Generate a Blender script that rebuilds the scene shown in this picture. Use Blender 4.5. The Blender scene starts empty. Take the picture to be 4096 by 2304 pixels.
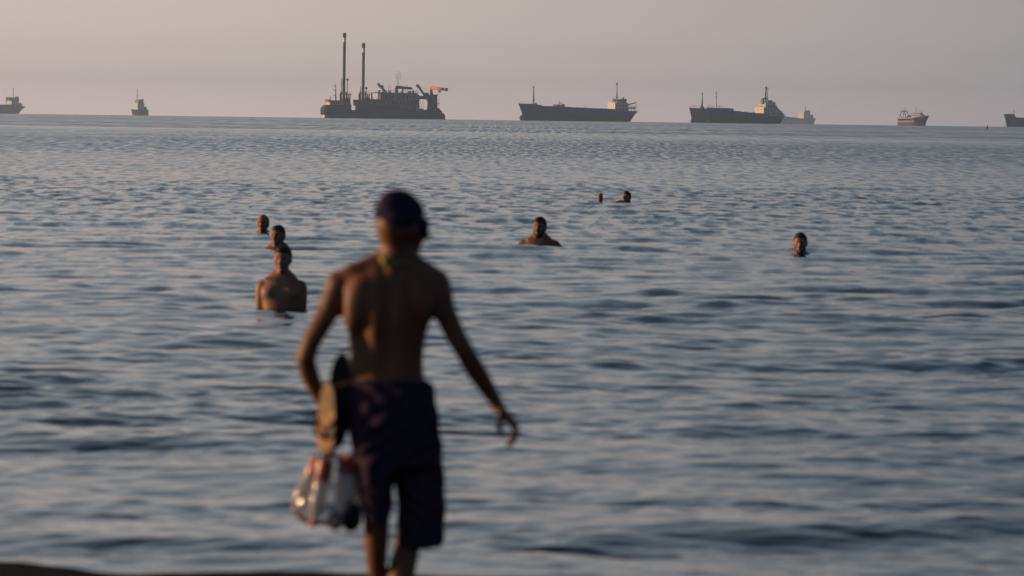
import bpy, bmesh, math, random
import numpy as np
from mathutils import Vector, Matrix

random.seed(7)
rng = np.random.default_rng(11)
S = bpy.context.scene
COL = S.collection
R = math.radians

# ------------------------------------------------------------------ camera
H = 1.85                     # eye height above the water
FPX = 22755.0                # 200 mm lens, in pixels of a 4096 wide frame
cam_d = bpy.data.cameras.new('camera')
cam = bpy.data.objects.new('camera', cam_d); COL.objects.link(cam)
cam_d.lens = 200.0; cam_d.sensor_width = 36.0
cam_d.clip_start = 0.5; cam_d.clip_end = 60000
CAM_M = Matrix.Translation((0, 0, H)) @ Matrix.Rotation(R(90 - 1.729), 4, 'X') @ Matrix.Rotation(R(0.75), 4, 'Z')
cam.matrix_world = CAM_M
cam_d.dof.use_dof = True
cam_d.dof.focus_distance = 700
cam_d.dof.aperture_fstop = 6.3
S.camera = cam

# ------------------------------------------------------------------ sun and sky
SUN_EL, SUN_BACK = 7.0, -6.0   # low evening sun from the left
to_sun = Vector((-math.cos(R(SUN_BACK)) * math.cos(R(SUN_EL)), -math.sin(R(SUN_BACK)) * math.cos(R(SUN_EL)), math.sin(R(SUN_EL))))
sun_d = bpy.data.lights.new('sun', 'SUN'); sun = bpy.data.objects.new('sun', sun_d); COL.objects.link(sun)
sun_d.energy = 5.0; sun_d.angle = R(0.6); sun_d.color = (1.0, 0.60, 0.33)
sun.rotation_euler = to_sun.to_track_quat('Z', 'Y').to_euler()

world = bpy.data.worlds.new('World'); S.world = world; world.use_nodes = True
nt = world.node_tree; nt.nodes.clear(); N = nt.nodes.new; L = nt.links.new
w_out = N('ShaderNodeOutputWorld'); bg = N('ShaderNodeBackground'); L(bg.outputs[0], w_out.inputs[0])
sky = N('ShaderNodeTexSky'); sky.sky_type = 'NISHITA'; sky.sun_disc = False
sky.sun_elevation = R(SUN_EL); sky.sun_rotation = R(270 - SUN_BACK)
sky.air_density = 1.0; sky.dust_density = 3.0; sky.ozone_density = 2.0
tc = N('ShaderNodeTexCoord'); sep = N('ShaderNodeSeparateXYZ'); L(tc.outputs['Generated'], sep.inputs[0])
ramp = N('ShaderNodeValToRGB'); L(sep.outputs['Z'], ramp.inputs[0])
cr = ramp.color_ramp; cr.interpolation = 'EASE'
def stop(p, c, first=[0]):
    e = cr.elements[first[0]] if first[0] < 2 else cr.elements.new(p)
    first[0] += 1; e.position = p; e.color = (*c, 1)
stop(0.0, (1.0, 0.80, 0.77)); stop(1.0, (0.035, 0.055, 0.095))
stop(0.012, (0.72, 0.605, 0.57)); stop(0.04, (0.61, 0.51, 0.475)); stop(0.11, (0.555, 0.535, 0.53)); stop(0.24, (0.39, 0.455, 0.53)); stop(0.5, (0.21, 0.285, 0.38))
# evening glow: the sky is brighter and warmer towards the sun on the left
az = N('ShaderNodeMapRange'); az.interpolation_type = 'SMOOTHSTEP'; L(sep.outputs['X'], az.inputs[0])
for i, v in enumerate((-0.10, 0.20, 0.0, 1.0)): az.inputs[i + 1].default_value = v
tint = N('ShaderNodeMix'); tint.data_type = 'RGBA'; L(az.outputs[0], tint.inputs[0])
tint.inputs[6].default_value = (1.06, 1.04, 1.0, 1); tint.inputs[7].default_value = (0.42, 0.50, 0.57, 1)
# the sky behind the camera is already dusky
bk = N('ShaderNodeMapRange'); bk.interpolation_type = 'SMOOTHSTEP'; L(sep.outputs['Y'], bk.inputs[0])
for i, v in enumerate((-0.3, 0.70, 0.0, 1.0)): bk.inputs[i + 1].default_value = v
m1 = N('ShaderNodeMix'); m1.data_type = 'RGBA'; m1.blend_type = 'MULTIPLY'; m1.inputs[0].default_value = 1
L(ramp.outputs[0], m1.inputs[6]); L(tint.outputs[2], m1.inputs[7])
bt = N('ShaderNodeMix'); bt.data_type = 'RGBA'; L(bk.outputs[0], bt.inputs[0]); bt.clamp_factor = False
bt.inputs[6].default_value = (0.38, 0.43, 0.55, 1); bt.inputs[7].default_value = (1, 1, 1, 1)
m2 = N('ShaderNodeMix'); m2.data_type = 'RGBA'; m2.blend_type = 'MULTIPLY'; m2.inputs[0].default_value = 1
L(m1.outputs[2], m2.inputs[6]); L(bt.outputs[2], m2.inputs[7])
# (values are for a background strength of 0.1)
m3 = N('ShaderNodeVectorMath'); m3.operation = 'SCALE'; L(m2.outputs[2], m3.inputs[0]); m3.inputs['Scale'].default_value = 10.0
m4 = N('ShaderNodeMix'); m4.data_type = 'RGBA'; m4.inputs[0].default_value = 0.93
L(sky.outputs[0], m4.inputs[6]); L(m3.outputs[0], m4.inputs[7])
L(m4.outputs[2], bg.inputs[0]); bg.inputs[1].default_value = 0.1

S.view_settings.view_transform = 'Standard'; S.view_settings.look = 'None'
S.view_settings.exposure = 0.0; S.view_settings.gamma = 1.0; S.view_settings.use_curve_mapping = False
S.render.engine = 'CYCLES'
S.cycles.use_denoising = True; S.cycles.caustics_reflective = False; S.cycles.caustics_refractive = False; S.cycles.sample_clamp_indirect = 4
S.cycles.max_bounces = 8; S.cycles.volume_bounces = 1; S.cycles.transparent_max_bounces = 16

# ------------------------------------------------------------------ pixel <-> place helpers
def ray(px, py):
    d = Vector(((px - 2048) / FPX, -(py - 1152) / FPX, -1.0))
    return CAM_M.to_3x3() @ d
def P(px, py, y):
    """the point at distance y (metres along +Y) that is seen at pixel px,py of the 4096 wide photo"""
    d = ray(px, py)
    return Vector((0, 0, H)) + d * (y / d.y)
def on_water(px, py, z=0.0):
    d = ray(px, py)
    return Vector((0, 0, H)) + d * ((z - H) / d.z)
ER = 7.4e6
def drop(x, y): return -(x * x + y * y) / (2 * ER)     # the sea curves down with distance
def tag(o, label=None, cat=None, group=None, kind=None):
    if label: o['label'] = label
    if cat: o['category'] = cat
    if group: o['group'] = group
    if kind: o['kind'] = kind
    return o
def empty(name, loc, rz=0.0, **kw):
    o = bpy.data.objects.new(name, None); COL.objects.link(o)
    o.location = loc; o.rotation_euler = (0, 0, rz); o.empty_display_size = 0.5
    return tag(o, **kw)

# ------------------------------------------------------------------ materials
def mat(name, col, rough=0.6, spec=0.5, noise=None, metal=0.0, bump=0.0, **kw):
    m = bpy.data.materials.new(name); m.use_nodes = True
    t = m.node_tree; b = t.nodes['Principled BSDF']
    b.inputs['Base Color'].default_value = (*col, 1); b.inputs['Roughness'].default_value = rough
    b.inputs['Specular IOR Level'].default_value = spec; b.inputs['Metallic'].default_value = metal
    for k, v in kw.items(): b.inputs[k.replace('_', ' ')].default_value = v
    if noise:
        sc, c2, lo, hi, st = noise           # scale, second colour, threshold low/high, stretch xyz
        g = t.nodes.new('ShaderNodeTexCoord'); mp = t.nodes.new('ShaderNodeMapping'); n = t.nodes.new('ShaderNodeTexNoise')
        mp.inputs['Scale'].default_value = st; n.inputs['Scale'].default_value = sc; n.inputs['Detail'].default_value = 6
        mr = t.nodes.new('ShaderNodeMapRange'); mr.inputs[1].default_value = lo; mr.inputs[2].default_value = hi
        mx = t.nodes.new('ShaderNodeMix'); mx.data_type = 'RGBA'
        mx.inputs[6].default_value = (*col, 1); mx.inputs[7].default_value = (*c2, 1)
        t.links.new(g.outputs['Object'], mp.inputs[0]); t.links.new(mp.outputs[0], n.inputs['Vector'])
        t.links.new(n.outputs[0], mr.inputs[0]); t.links.new(mr.outputs[0], mx.inputs[0]); t.links.new(mx.outputs[2], b.inputs['Base Color'])
        if bump:
            bp = t.nodes.new('ShaderNodeBump'); bp.inputs['Strength'].default_value = 1; bp.inputs['Distance'].default_value = bump
            t.links.new(n.outputs[0], bp.inputs['Height']); t.links.new(bp.outputs[0], b.inputs['Normal'])
    return m

# ------------------------------------------------------------------ sea
NW = 110
lam = np.exp(rng.uniform(np.log(0.16), np.log(6.5), NW))
ang = rng.normal(0, 0.62, NW) * np.clip(1.2 - 0.35 * np.log(lam + 0.3), 0.35, 1.5)
amp = 0.0030 * lam / (1 + (lam / 1.6) ** 2) ** 0.40 * rng.uniform(0.4, 1.5, NW)
kx = 2 * np.pi / lam * np.sin(ang); ky = 2 * np.pi / lam * np.cos(ang)
ph = rng.uniform(0, 6.283, NW)
def vnoise(x, y, s, seed):
    r = np.random.default_rng(seed); v = np.zeros_like(x)
    for i in range(7):
        a = r.uniform(0, 6.283); l = s * r.uniform(0.7, 2.2)
        v += np.sin((x * np.cos(a) * 0.55 + y * np.sin(a)) * 6.283 / l + r.uniform(0, 6.283))
    return v / 3.7
def sea_z(x, y, step=None):
    x = np.asarray(x, float); y = np.asarray(y, float)
    z = np.zeros_like(x)
    calm = np.clip(0.78 + 0.5 * vnoise(x, y, 26, 5), 0.25, 1.5)        # ruffled and slicker patches
    wx = x + 0.35 * np.sin(y * 0.55 + 0.3 * x) + 0.12 * np.sin(1.9 * x + 1.3 * y)
    wy = y + 0.30 * np.sin(x * 0.8 + 0.15 * y) + 0.10 * np.sin(2.3 * y - 1.1 * x)
    for i in range(NW):
        a = amp[i]
        if step is not None:
            w = np.clip((lam[i] / step - 3.0) / 3.0, 0, 1)
            if not w.any(): continue
        else: w = 1.0
        g = calm if lam[i] < 2.5 else 1.0
        s = np.sin(kx[i] * wx + ky[i] * wy + ph[i])
        z += a * w * g * (s + 0.28 * (s * s - 0.5) * 1.6)               # slightly peaked crests
    # the last metres before the sand: longer, slower wavelets
    near = np.clip((34 - y) / 10, 0, 1)
    z += near * (0.034 + 0.014 * np.tanh(x * 1.2)) * np.sin(2 * np.pi * (wy * 0.42 + 0.35 * np.sin(wx * 0.9 + 1.0) + 0.10 * wx) + 0.9) * (0.6 + 0.5 * vnoise(x, y, 6, 9))
    z *= np.clip((y - 22.2) / 1.6, 0.35, 1.0)
    # rings spreading from each bather
    for bx, by, rr in BATHERS:
        d = np.sqrt((x - bx) ** 2 + (y - by) ** 2); w = np.exp(-np.clip(d - rr, 0, None) / 0.55) * (d < 5)
        z += 0.013 * w * np.cos(2 * np.pi * (d - rr) / 0.42 + 0.8 * np.sin(3 * np.arctan2(y - by, x - bx)))
    return z

BATHERS = [(v.x, v.y, 0.22) for v in (on_water(1051, 930), on_water(1110, 1003), on_water(1128, 1238), on_water(2157, 984), on_water(3200, 1024), on_water(2505, 811), on_water(2397, 813))]
f1 = FPX / 4
dep = [f1 * H / 21.0]
ys = []
y = 21.0
while y < 5400:
    ys.append(y)
    dpx = 0.30 if y < 200 else (0.45 if y < 600 else 0.35)
    y = f1 * H / max(f1 * H / y - dpx, 0.6) if f1 * H / y - dpx > 0.9 else y + 250
ys += [5800, 6600, 8000, 10600]
ys = np.array(ys)
t_in = np.linspace(-0.125, 0.125, 520)
t_out = 0.125 + np.cumsum(0.0008 * 1.22 ** np.arange(36)); t_out = t_out[t_out < 2.6]
ts = np.concatenate([-t_out[::-1], t_in, t_out])
Y, T = np.meshgrid(ys, ts, indexing='ij'); X = Y * T
stepv = np.gradient(ys)[:, None] + 0 * T
stepx = Y * np.gradient(ts)[None, :]
Z = sea_z(X, Y, np.maximum(stepv * 0.9, stepx)) + drop(X, Y)
def grid_mesh(name, X, Y, Z, m):
    nr, nc = X.shape
    me = bpy.data.meshes.new(name)
    co = np.stack([X, Y, Z], -1).reshape(-1, 3).astype(np.float32)
    i = np.arange(nr * nc).reshape(nr, nc)
    q = np.stack([i[:-1, :-1], i[:-1, 1:], i[1:, 1:], i[1:, :-1]], -1).reshape(-1, 4)
    me.vertices.add(len(co)); me.vertices.foreach_set('co', co.ravel())
    me.loops.add(q.size); me.loops.foreach_set('vertex_index', q.ravel().astype(np.int32))
    me.polygons.add(len(q)); me.polygons.foreach_set('loop_start', np.arange(0, q.size, 4, dtype=np.int32))
    me.polygons.foreach_set('use_smooth', np.ones(len(q), bool))
    me.update(calc_edges=True); me.materials.append(m)
    o = bpy.data.objects.new(name, me); COL.objects.link(o); return o

wm = bpy.data.materials.new('sea_water'); wm.use_nodes = True
t = wm.node_tree; b = t.nodes['Principled BSDF']; n_ = t.nodes.new; l_ = t.links.new
b.inputs['Base Color'].default_value = (0.012, 0.022, 0.03, 1)
b.inputs['Roughness'].default_value = 0.10; b.inputs['IOR'].default_value = 1.33; b.inputs['Specular IOR Level'].default_value = 0.5
g = n_('ShaderNodeTexCoord')
def wn(scale, st, detail, rough):
    mp = n_('ShaderNodeMapping'); mp.inputs['Scale'].default_value = st; mp.inputs['Rotation'].default_value = (0, 0, 0.5)
    n = n_('ShaderNodeTexNoise'); n.inputs['Scale'].default_value = scale; n.inputs['Detail'].default_value = detail
    n.inputs['Roughness'].default_value = rough; n.inputs['Distortion'].default_value = 0.3
    l_(g.outputs['Object'], mp.inputs[0]); l_(mp.outputs[0], n.inputs['Vector']); return n.outputs[0]
def math_(op, a, c):
    k = n_('ShaderNodeMath'); k.operation = op
    for i, v in enumerate((a, c)):
        if isinstance(v, (int, float)): k.inputs[i].default_value = v
        else: l_(v, k.inputs[i])
    return k.outputs[0]
near_h = math_('MULTIPLY', wn(1.6, (0.9, 1, 1), 5, 0.5), 0.040)          # ripples of 0.1 - 1 m
far_h = math_('MULTIPLY', wn(0.16, (0.45, 1, 1), 4, 0.55), 0.42)           # chop of 1 - 6 m that the sheet itself does not carry far out
sp = n_('ShaderNodeSeparateXYZ'); l_(g.outputs['Object'], sp.inputs[0])
fd = n_('ShaderNodeMapRange'); l_(sp.outputs['Y'], fd.inputs[0])
for i, v in enumerate((90, 420, 0.0, 1.0)): fd.inputs[i + 1].default_value = v
patch = n_('ShaderNodeMapRange'); l_(wn(0.010, (0.12, 1, 1), 3, 0.5), patch.inputs[0])
for i, v in enumerate((0.36, 0.58, 0.45, 1.1)): patch.inputs[i + 1].default_value = v
h = math_('ADD', near_h, math_('MULTIPLY', far_h, fd.outputs[0]))
h = math_('MULTIPLY', h, patch.outputs[0])
bp = n_('ShaderNodeBump'); bp.inputs['Strength'].default_value = 1.0; bp.inputs['Distance'].default_value = 1.0
l_(h, bp.inputs['Height'])
# far out only the wave faces turned to the shore are seen: the surface reads as ruffled patches tilted this way
def rng_(v, *a):
    k = n_('ShaderNodeMapRange'); l_(v, k.inputs[0])
    for i, q in enumerate(a): k.inputs[i + 1].default_value = q
    return k.outputs[0]
d1 = rng_(sp.outputs['Y'], 38, 95, 0.0, 1.0); d2 = rng_(sp.outputs['Y'], 120, 320, 0.0, 1.0); d3 = rng_(sp.outputs['Y'], 280, 800, 0.0, 1.0)
ta = rng_(wn(2.8, (1.0, 0.22, 1), 4, 0.6), 0.41, 0.66, -0.02, 0.22)
tb = rng_(wn(3.0, (1.0, 0.045, 1), 4, 0.65), 0.40, 0.66, 0.015, 0.25)
tf = rng_(wn(1.7, (1.0, 0.010, 1), 4, 0.7), 0.38, 0.66, 0.02, 0.27)
def lerp(a, c, f): return math_('ADD', math_('MULTIPLY', a, math_('SUBTRACT', 1.0, f)), math_('MULTIPLY', c, f))
tilt = lerp(lerp(math_('MULTIPLY', ta, d1), tb, d2), tf, d3)
# a long calm slick some 600 m out, and a thinner one beyond
def slick(y0, w, sl, k):
    u = math_('DIVIDE', math_('SUBTRACT', math_('ADD', sp.outputs['Y'], math_('MULTIPLY', sp.outputs['X'], sl)), y0), w)
    return math_('SUBTRACT', 1.0, math_('MULTIPLY', math_('POWER', 2.718, math_('MULTIPLY', math_('MULTIPLY', u, u), -1.0)), k))
tilt = math_('MULTIPLY', math_('MULTIPLY', tilt, patch.outputs[0]), math_('MULTIPLY', slick(590, 60, 0.8, 0.38), slick(1150, 130, 0.5, 0.15)))
cmb = n_('ShaderNodeCombineXYZ'); l_(math_('MULTIPLY', tilt, -1.0), cmb.inputs[1])
va = n_('ShaderNodeVectorMath'); va.operation = 'ADD'; l_(bp.outputs[0], va.inputs[0]); l_(cmb.outputs[0], va.inputs[1])
vn = n_('ShaderNodeVectorMath'); vn.operation = 'NORMALIZE'; l_(va.outputs[0], vn.inputs[0]); l_(vn.outputs[0], b.inputs['Normal'])
tag(grid_mesh('sea', X, Y, Z, wm), kind='structure')

# ------------------------------------------------------------------ wet dark sand at the water's edge
M_sand = mat('wet_sand', (0.012, 0.0105, 0.009), rough=0.95, spec=0.03, noise=(14.0, (0.024, 0.020, 0.016), 0.35, 0.7, (1, 1, 1)), bump=0.006)
sy = np.concatenate([np.linspace(-220, 10, 24), np.linspace(11, 21, 60), np.linspace(21.05, 24.6, 160)])
sx = np.concatenate([-np.geomspace(400, 5.2, 40), np.linspace(-5, 5, 240), np.geomspace(5.2, 400, 40)])
SY, SX = np.meshgrid(sy, sx, indexing='ij')
def edge_y(x):
    return (22.44 + 0.86 * np.exp(-((x + 2.1) / 0.42) ** 2) + 0.52 * np.exp(-((x + 0.95) / 0.55) ** 2) + 0.32 * np.exp(-((x + 0.05) / 0.55) ** 2)
            - 0.05 * np.clip(x, 0, 4) + 0.05 * np.sin(2.3 * x) * (np.abs(x) > 2.6) + 0.03 * np.sin(9 * x + 2 * np.sin(4 * x)) + 0.012 * np.sin(31 * x))
def sand_z(x, y):
    d = edge_y(x) - y
    return np.where(d < 0, np.maximum(d * 0.25, -0.4), 0.0) + 0.022 * (1 - np.exp(-np.clip(d, 0, None) / 0.25)) + 0.004 * np.clip(d, 0, 50) + 0.006 * np.sin(3 * x + 2 * y) * np.clip(d, 0, 1)
tag(grid_mesh('beach_sand', SX, SY, sand_z(SX, SY), M_sand), kind='structure')
HAZE = 9e-5

# ------------------------------------------------------------------ mesh builder
class MB:
    def __init__(s): s.v = []; s.f = []; s.m = []
    def add(s, vs, fs, mi=0):
        o = len(s.v); s.v += [tuple(v) for v in vs]; s.f += [tuple(i + o for i in f) for f in fs]; s.m += [mi] * len(fs); return s
    def box(s, x0, x1, y0, y1, z0, z1, mi=0, tx=0.0, ty=0.0, dx=0.0):
        """box; tx, ty pull the top in on both sides, dx leans it along x"""
        vs = [(x0, y0, z0), (x1, y0, z0), (x1, y1, z0), (x0, y1, z0),
              (x0 + tx + dx, y0 + ty, z1), (x1 - tx + dx, y0 + ty, z1), (x1 - tx + dx, y1 - ty, z1), (x0 + tx + dx, y1 - ty, z1)]
        return s.add(vs, [(3, 2, 1, 0), (4, 5, 6, 7), (0, 1, 5, 4), (1, 2, 6, 5), (2, 3, 7, 6), (3, 0, 4, 7)], mi)
    def tube(s, p0, p1, r0, r1=None, n=8, mi=0):
        r1 = r0 if r1 is None else r1
        p0, p1 = Vector(p0), Vector(p1); d = (p1 - p0).normalized()
        a = d.orthogonal().normalized(); b = d.cross(a)
        vs = []
        for p, r in ((p0, r0), (p1, r1)):
            for k in range(n):
                t = 2 * math.pi * k / n; vs.append(p + (a * math.cos(t) + b * math.sin(t)) * r)
        fs = [(k, (k + 1) % n, n + (k + 1) % n, n + k) for k in range(n)] + [tuple(range(n))[::-1], tuple(range(n, 2 * n))]
        return s.add(vs, fs, mi)
    def prism(s, prof, y0, y1, mi=0):
        """an outline in x,z given a real thickness from y0 to y1"""
        n = len(prof); vs = [(x, y0, z) for x, z in prof] + [(x, y1, z) for x, z in prof]
        return s.add(vs, [(k, (k + 1) % n, n + (k + 1) % n, n + k) for k in range(n)] + [tuple(range(n))[::-1], tuple(range(n, 2 * n))], mi)
    def ell(s, c, r, n=12, m=8, mi=0, rot=None):
        vs = []; c = Vector(c)
        for i in range(m + 1):
            th = math.pi * i / m
            for k in range(n):
                ph_ = 2 * math.pi * k / n
                v = Vector((r[0] * math.sin(th) * math.cos(ph_), r[1] * math.sin(th) * math.sin(ph_), r[2] * math.cos(th)))
                if rot is not None: v = rot @ v
                vs.append(c + v)
        return s.add(vs, [(i * n + k, (i + 1) * n + k, (i + 1) * n + (k + 1) % n, i * n + (k + 1) % n) for i in range(m) for k in range(n)], mi)
    def loft(s, rings, mi=0, caps=True):
        n = len(rings[0]); vs = [v for r in rings for v in r]
        fs = [(i * n + k, i * n + (k + 1) % n, (i + 1) * n + (k + 1) % n, (i + 1) * n + k) for i in range(len(rings) - 1) for k in range(n)]
        if caps: fs += [tuple(range(n))[::-1], tuple(range((len(rings) - 1) * n, len(rings) * n))]
        return s.add(vs, fs, mi)
    def build(s, name, mats, parent=None, smooth=False, **kw):
        me = bpy.data.meshes.new(name); me.from_pydata(s.v, [], s.f); me.validate()
        bm_ = bmesh.new(); bm_.from_mesh(me); bmesh.ops.remove_doubles(bm_, verts=bm_.verts, dist=1e-5)
        bmesh.ops.recalc_face_normals(bm_, faces=bm_.faces); bm_.to_mesh(me); bm_.free()
        for m in (mats if isinstance(mats, (list, tuple)) else [mats]): me.materials.append(m)
        if smooth: me.polygons.foreach_set('use_smooth', [True] * len(me.polygons))
        if isinstance(mats, (list, tuple)) and len(s.m) == len(me.polygons): me.polygons.foreach_set('material_index', s.m)
        o = bpy.data.objects.new(name, me); COL.objects.link(o); o.parent = parent
        return tag(o, **kw)

RUSTC = (0.13, 0.05, 0.025)
M_navy = mat('navy_hull_paint', (0.028, 0.085, 0.28), 0.75, 0.1, noise=(0.35, (0.055, 0.045, 0.06), 0.5, 0.75, (1, 1, 0.25)))
M_boot = mat('red_boot_paint', (0.080, 0.045, 0.075), 0.8, 0.1, noise=(0.5, (0.05, 0.03, 0.03), 0.45, 0.7, (1, 1, 0.3)))
M_black = mat('black_hull_paint', (0.016, 0.032, 0.062), 0.75, 0.1, noise=(0.6, (0.06, 0.04, 0.028), 0.52, 0.75, (1, 1, 0.3)))
M_green = mat('dark_green_hull_paint', (0.022, 0.045, 0.052), 0.75, 0.1, noise=(0.5, (0.07, 0.045, 0.03), 0.52, 0.75, (1, 1, 0.3)))
M_cream = mat('cream_ship_paint', (0.70, 0.66, 0.60), 0.6, 0.2, noise=(0.8, (0.46, 0.36, 0.28), 0.6, 0.82, (1, 1, 0.25)))
M_white = mat('white_ship_paint', (0.66, 0.68, 0.70), 0.6, 0.2, noise=(0.9, (0.40, 0.33, 0.27), 0.58, 0.82, (1, 1, 0.25)))
M_bright = mat('clean_white_band_paint', (0.84, 0.84, 0.84), 0.5, 0.2)
M_grey = mat('grey_ship_paint', (0.23, 0.25, 0.27), 0.7, 0.15, noise=(0.7, (0.12, 0.12, 0.12), 0.5, 0.75, (1, 1, 0.4)))
M_dgrey = mat('dark_grey_steel', (0.042, 0.06, 0.09), 0.7, 0.15, noise=(0.8, (0.09, 0.05, 0.035), 0.55, 0.8, (1, 1, 0.4)))
M_dirtyw = mat('grimy_deckhouse_paint', (0.34, 0.36, 0.36), 0.75, 0.15, noise=(0.55, (0.07, 0.06, 0.055), 0.42, 0.66, (1, 1, 0.35)))
M_orange = mat('orange_crane_paint', (0.90, 0.30, 0.09), 0.55, 0.25)
M_redor = mat('red_roof_paint', (0.50, 0.075, 0.035), 0.6, 0.2)
M_redp = mat('dull_red_paint', (0.26, 0.05, 0.035), 0.7, 0.15)
M_brown = mat('weathered_pile_steel', (0.075, 0.055, 0.042), 0.8, 0.12, noise=(0.6, (0.028, 0.030, 0.032), 0.42, 0.62, (1, 1, 0.35)))
M_glass = mat('dark_ship_glass', (0.012, 0.015, 0.02), 0.25, 0.4)
M_hatch = mat('green_grey_hatch_steel', (0.05, 0.058, 0.05), 0.75, 0.12)
M_tgrey = mat('pale_trawler_hull_paint', (0.30, 0.35, 0.40), 0.7, 0.15, noise=(0.8, (0.30, 0.20, 0.14), 0.58, 0.8, (1, 1, 0.2)))
M_tblue = mat('blue_trawler_bow', (0.05, 0.10, 0.17), 0.7, 0.15)  # darker blue on the hull sides towards the bow
M_tred = mat('faded_red_lead_paint', (0.20, 0.125, 0.115), 0.8, 0.1)
M_pale = mat('haze_paled_far_hull', (0.52, 0.57, 0.64), 0.7, 0.1)  # tone lightened so extra haze is painted into the far hull
M_rubber = mat('black_rubber', (0.02, 0.02, 0.022), 0.85, 0.1)
M_marker = mat('marker_post_paint', (0.05, 0.02, 0.02), 0.7)

def hline(px): return 454.5 + 0.0131 * px        # where the sea's edge lies in the photo
def ship_root(name, px0, dist, heading, **kw):
    """empty on the water at the ship's reference point; local +x is towards the bow"""
    p = P(px0, hline(px0), dist)
    o = empty(name, (p.x, dist, drop(p.x, dist)), heading, **kw)
    return o
def hull(root, st, mats, boot, name='hull', zb=-1.2, bulb=None, rim=0.0, bow_blue=None):
    """st: rows of (x at deck, x at keel, half beam at deck, half beam at water, deck height)"""
    mb = MB(); rings = []
    lv = (0.0, 0.12, 0.35, 0.6, 0.82, 1.0)
    for xd, xk, hd, hw, zd in st:
        ring = []
        zs = [zb, boot] + [boot + (zd - boot) * q for q in (0.3, 0.6, 0.85, 1.0)]
        side = []
        for z in zs:
            q = (z - zb) / (zd - zb)
            side.append((xk + (xd - xk) * q ** 1.3, hw + (hd - hw) * q ** 1.8, z))
        ring = [(x, -h_, z) for x, h_, z in side] + [(x, h_, z) for x, h_, z in side[::-1]]
        rings.append(ring)
    n = 12
    for i in range(len(rings) - 1):
        a, c = rings[i], rings[i + 1]
        for k in range(n):
            k2 = (k + 1) % n
            mi = 1 if k in (0, 10, 11) else (2 if k == 5 else 0)
            if bow_blue and mi == 0 and k not in (4, 6) and i >= bow_blue: mi = 3
            if bow_blue and mi == 0 and k in (4, 6): mi = 4
            mb.add([a[k], a[k2], c[k2], c[k]], [(0, 1, 2, 3)], mi)
    for r_ in (rings[0], rings[-1]):
        for k in range(5):
            mb.add([r_[k], r_[k + 1], r_[10 - k], r_[11 - k]], [(0, 1, 2, 3)], 1 if k == 0 else (4 if bow_blue and k == 4 else 0))
    if bulb: mb.ell(bulb[0], bulb[1], mi=1)
    return mb.build(name, mats, root)
def wins(parent, rows, m=None, name='window'):
    """rows of windows on a face: (axis, face coordinate, from, to, count, z0, z1, width)"""
    for ax, fc, a0, a1, n, z0, z1, w in rows:
        for k in range(n):
            c = a0 + (a1 - a0) * (k + 0.5) / n
            mb = MB()
            if ax == 'y': mb.box(c - w / 2, c + w / 2, fc - 0.06, fc + 0.06, z0, z1)
            else: mb.box(fc - 0.06, fc + 0.06, c - w / 2, c + w / 2, z0, z1)
            mb.build(name, m or M_glass, parent)
def rails(root, pts, h=1.1, step=2.2, r=0.05, m=None, name='railing'):
    mb = MB()
    for p, q in zip(pts[:-1], pts[1:]):
        p, q = Vector(p), Vector(q); n = max(1, int((q - p).length / step))
        for hh in (h, h * 0.5): mb.tube(p + Vector((0, 0, hh)), q + Vector((0, 0, hh)), r, n=4)
        for k in range(n + 1):
            b0 = p.lerp(q, k / n); mb.tube(b0, b0 + Vector((0, 0, h)), r, n=4)
    return mb.build(name, m or M_white, root)
def mast(root, x, y, z0, z1, r0, r1, arms=(), m=None, name='mast', lean=0.0):
    mb = MB().tube((x, y, z0), (x + lean, y, z1), r0, r1, n=8)
    for z, w in arms:
        xx = x + lean * (z - z0) / (z1 - z0)
        mb.tube((xx, y - w, z), (xx, y + w, z), r1 * 0.8, n=6); mb.tube((xx - w * 0.6, y, z + 0.2), (xx + w * 0.6, y, z + 0.2), r1 * 0.8, n=6)
        for s_ in (-1, 1): mb.box(xx + s_ * w * 0.6 - 0.15, xx + s_ * w * 0.6 + 0.15, y - 0.15, y + 0.15, z, z + 0.7)
    return mb.build(name, m or M_dgrey, root)

# ------------------------------------------------------------------ cutter dredger with two raised spuds
D3 = 4150.0; K3 = FPX / D3
a3 = R(12)                                         # the spud end comes a little towards the camera
r3 = ship_root('dredger', 1530, D3, a3, label='dark dredging vessel with two tall raised piles and an orange crane jib', cat='dredger')
def q3(px, py=None):
    x = (px - 1530) / (K3 * math.cos(a3))
    return x if py is None else (x, (hline(1530) + (px - 1530) * 0.0131 - py) / K3 + 1.0)
def X3(px): return q3(px)
def Z3(px, py): return q3(px, py)[1]
BM = 8.5
mb = MB()
mb.prism([q3(1291, 462), q3(1291, 440), q3(1296, 432), q3(1308, 424), q3(1312, 424), q3(1398, 424), q3(1398, 445), q3(1430, 446), q3(1430, 428), q3(1560, 432),
          q3(1668, 450), q3(1740, 452), q3(1762, 457), q3(1770, 466), (X3(1773), -1.5), (X3(1310), -1.5), q3(1305, 468)], -BM, BM)
mb.build('hull', [M_black], r3)
MB().box(X3(1296), X3(1309), -4, 4, Z3(1300, 476), Z3(1300, 464)).build('fender', M_cream, r3)
# wheelhouse with the red roof at the left end
MB().box(X3(1313), X3(1362), -BM + 1.5, BM - 1.5, Z3(1320, 424), Z3(1320, 412)).build('wheelhouse', M_cream, r3)
wh = [c for c in r3.children if c.name.startswith('wheelhouse')][0]
wins(wh, [('y', -BM + 1.5, X3(1318), X3(1362), 5, Z3(1340, 422), Z3(1340, 415), 1.0)])
MB().prism([q3(1307, 412), q3(1309, 404), q3(1314, 402), q3(1320, 406), q3(1364, 408), q3(1364, 414), q3(1308, 414)], -BM + 1, BM - 1).build('wheelhouse_roof', M_redor, r3)
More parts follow.
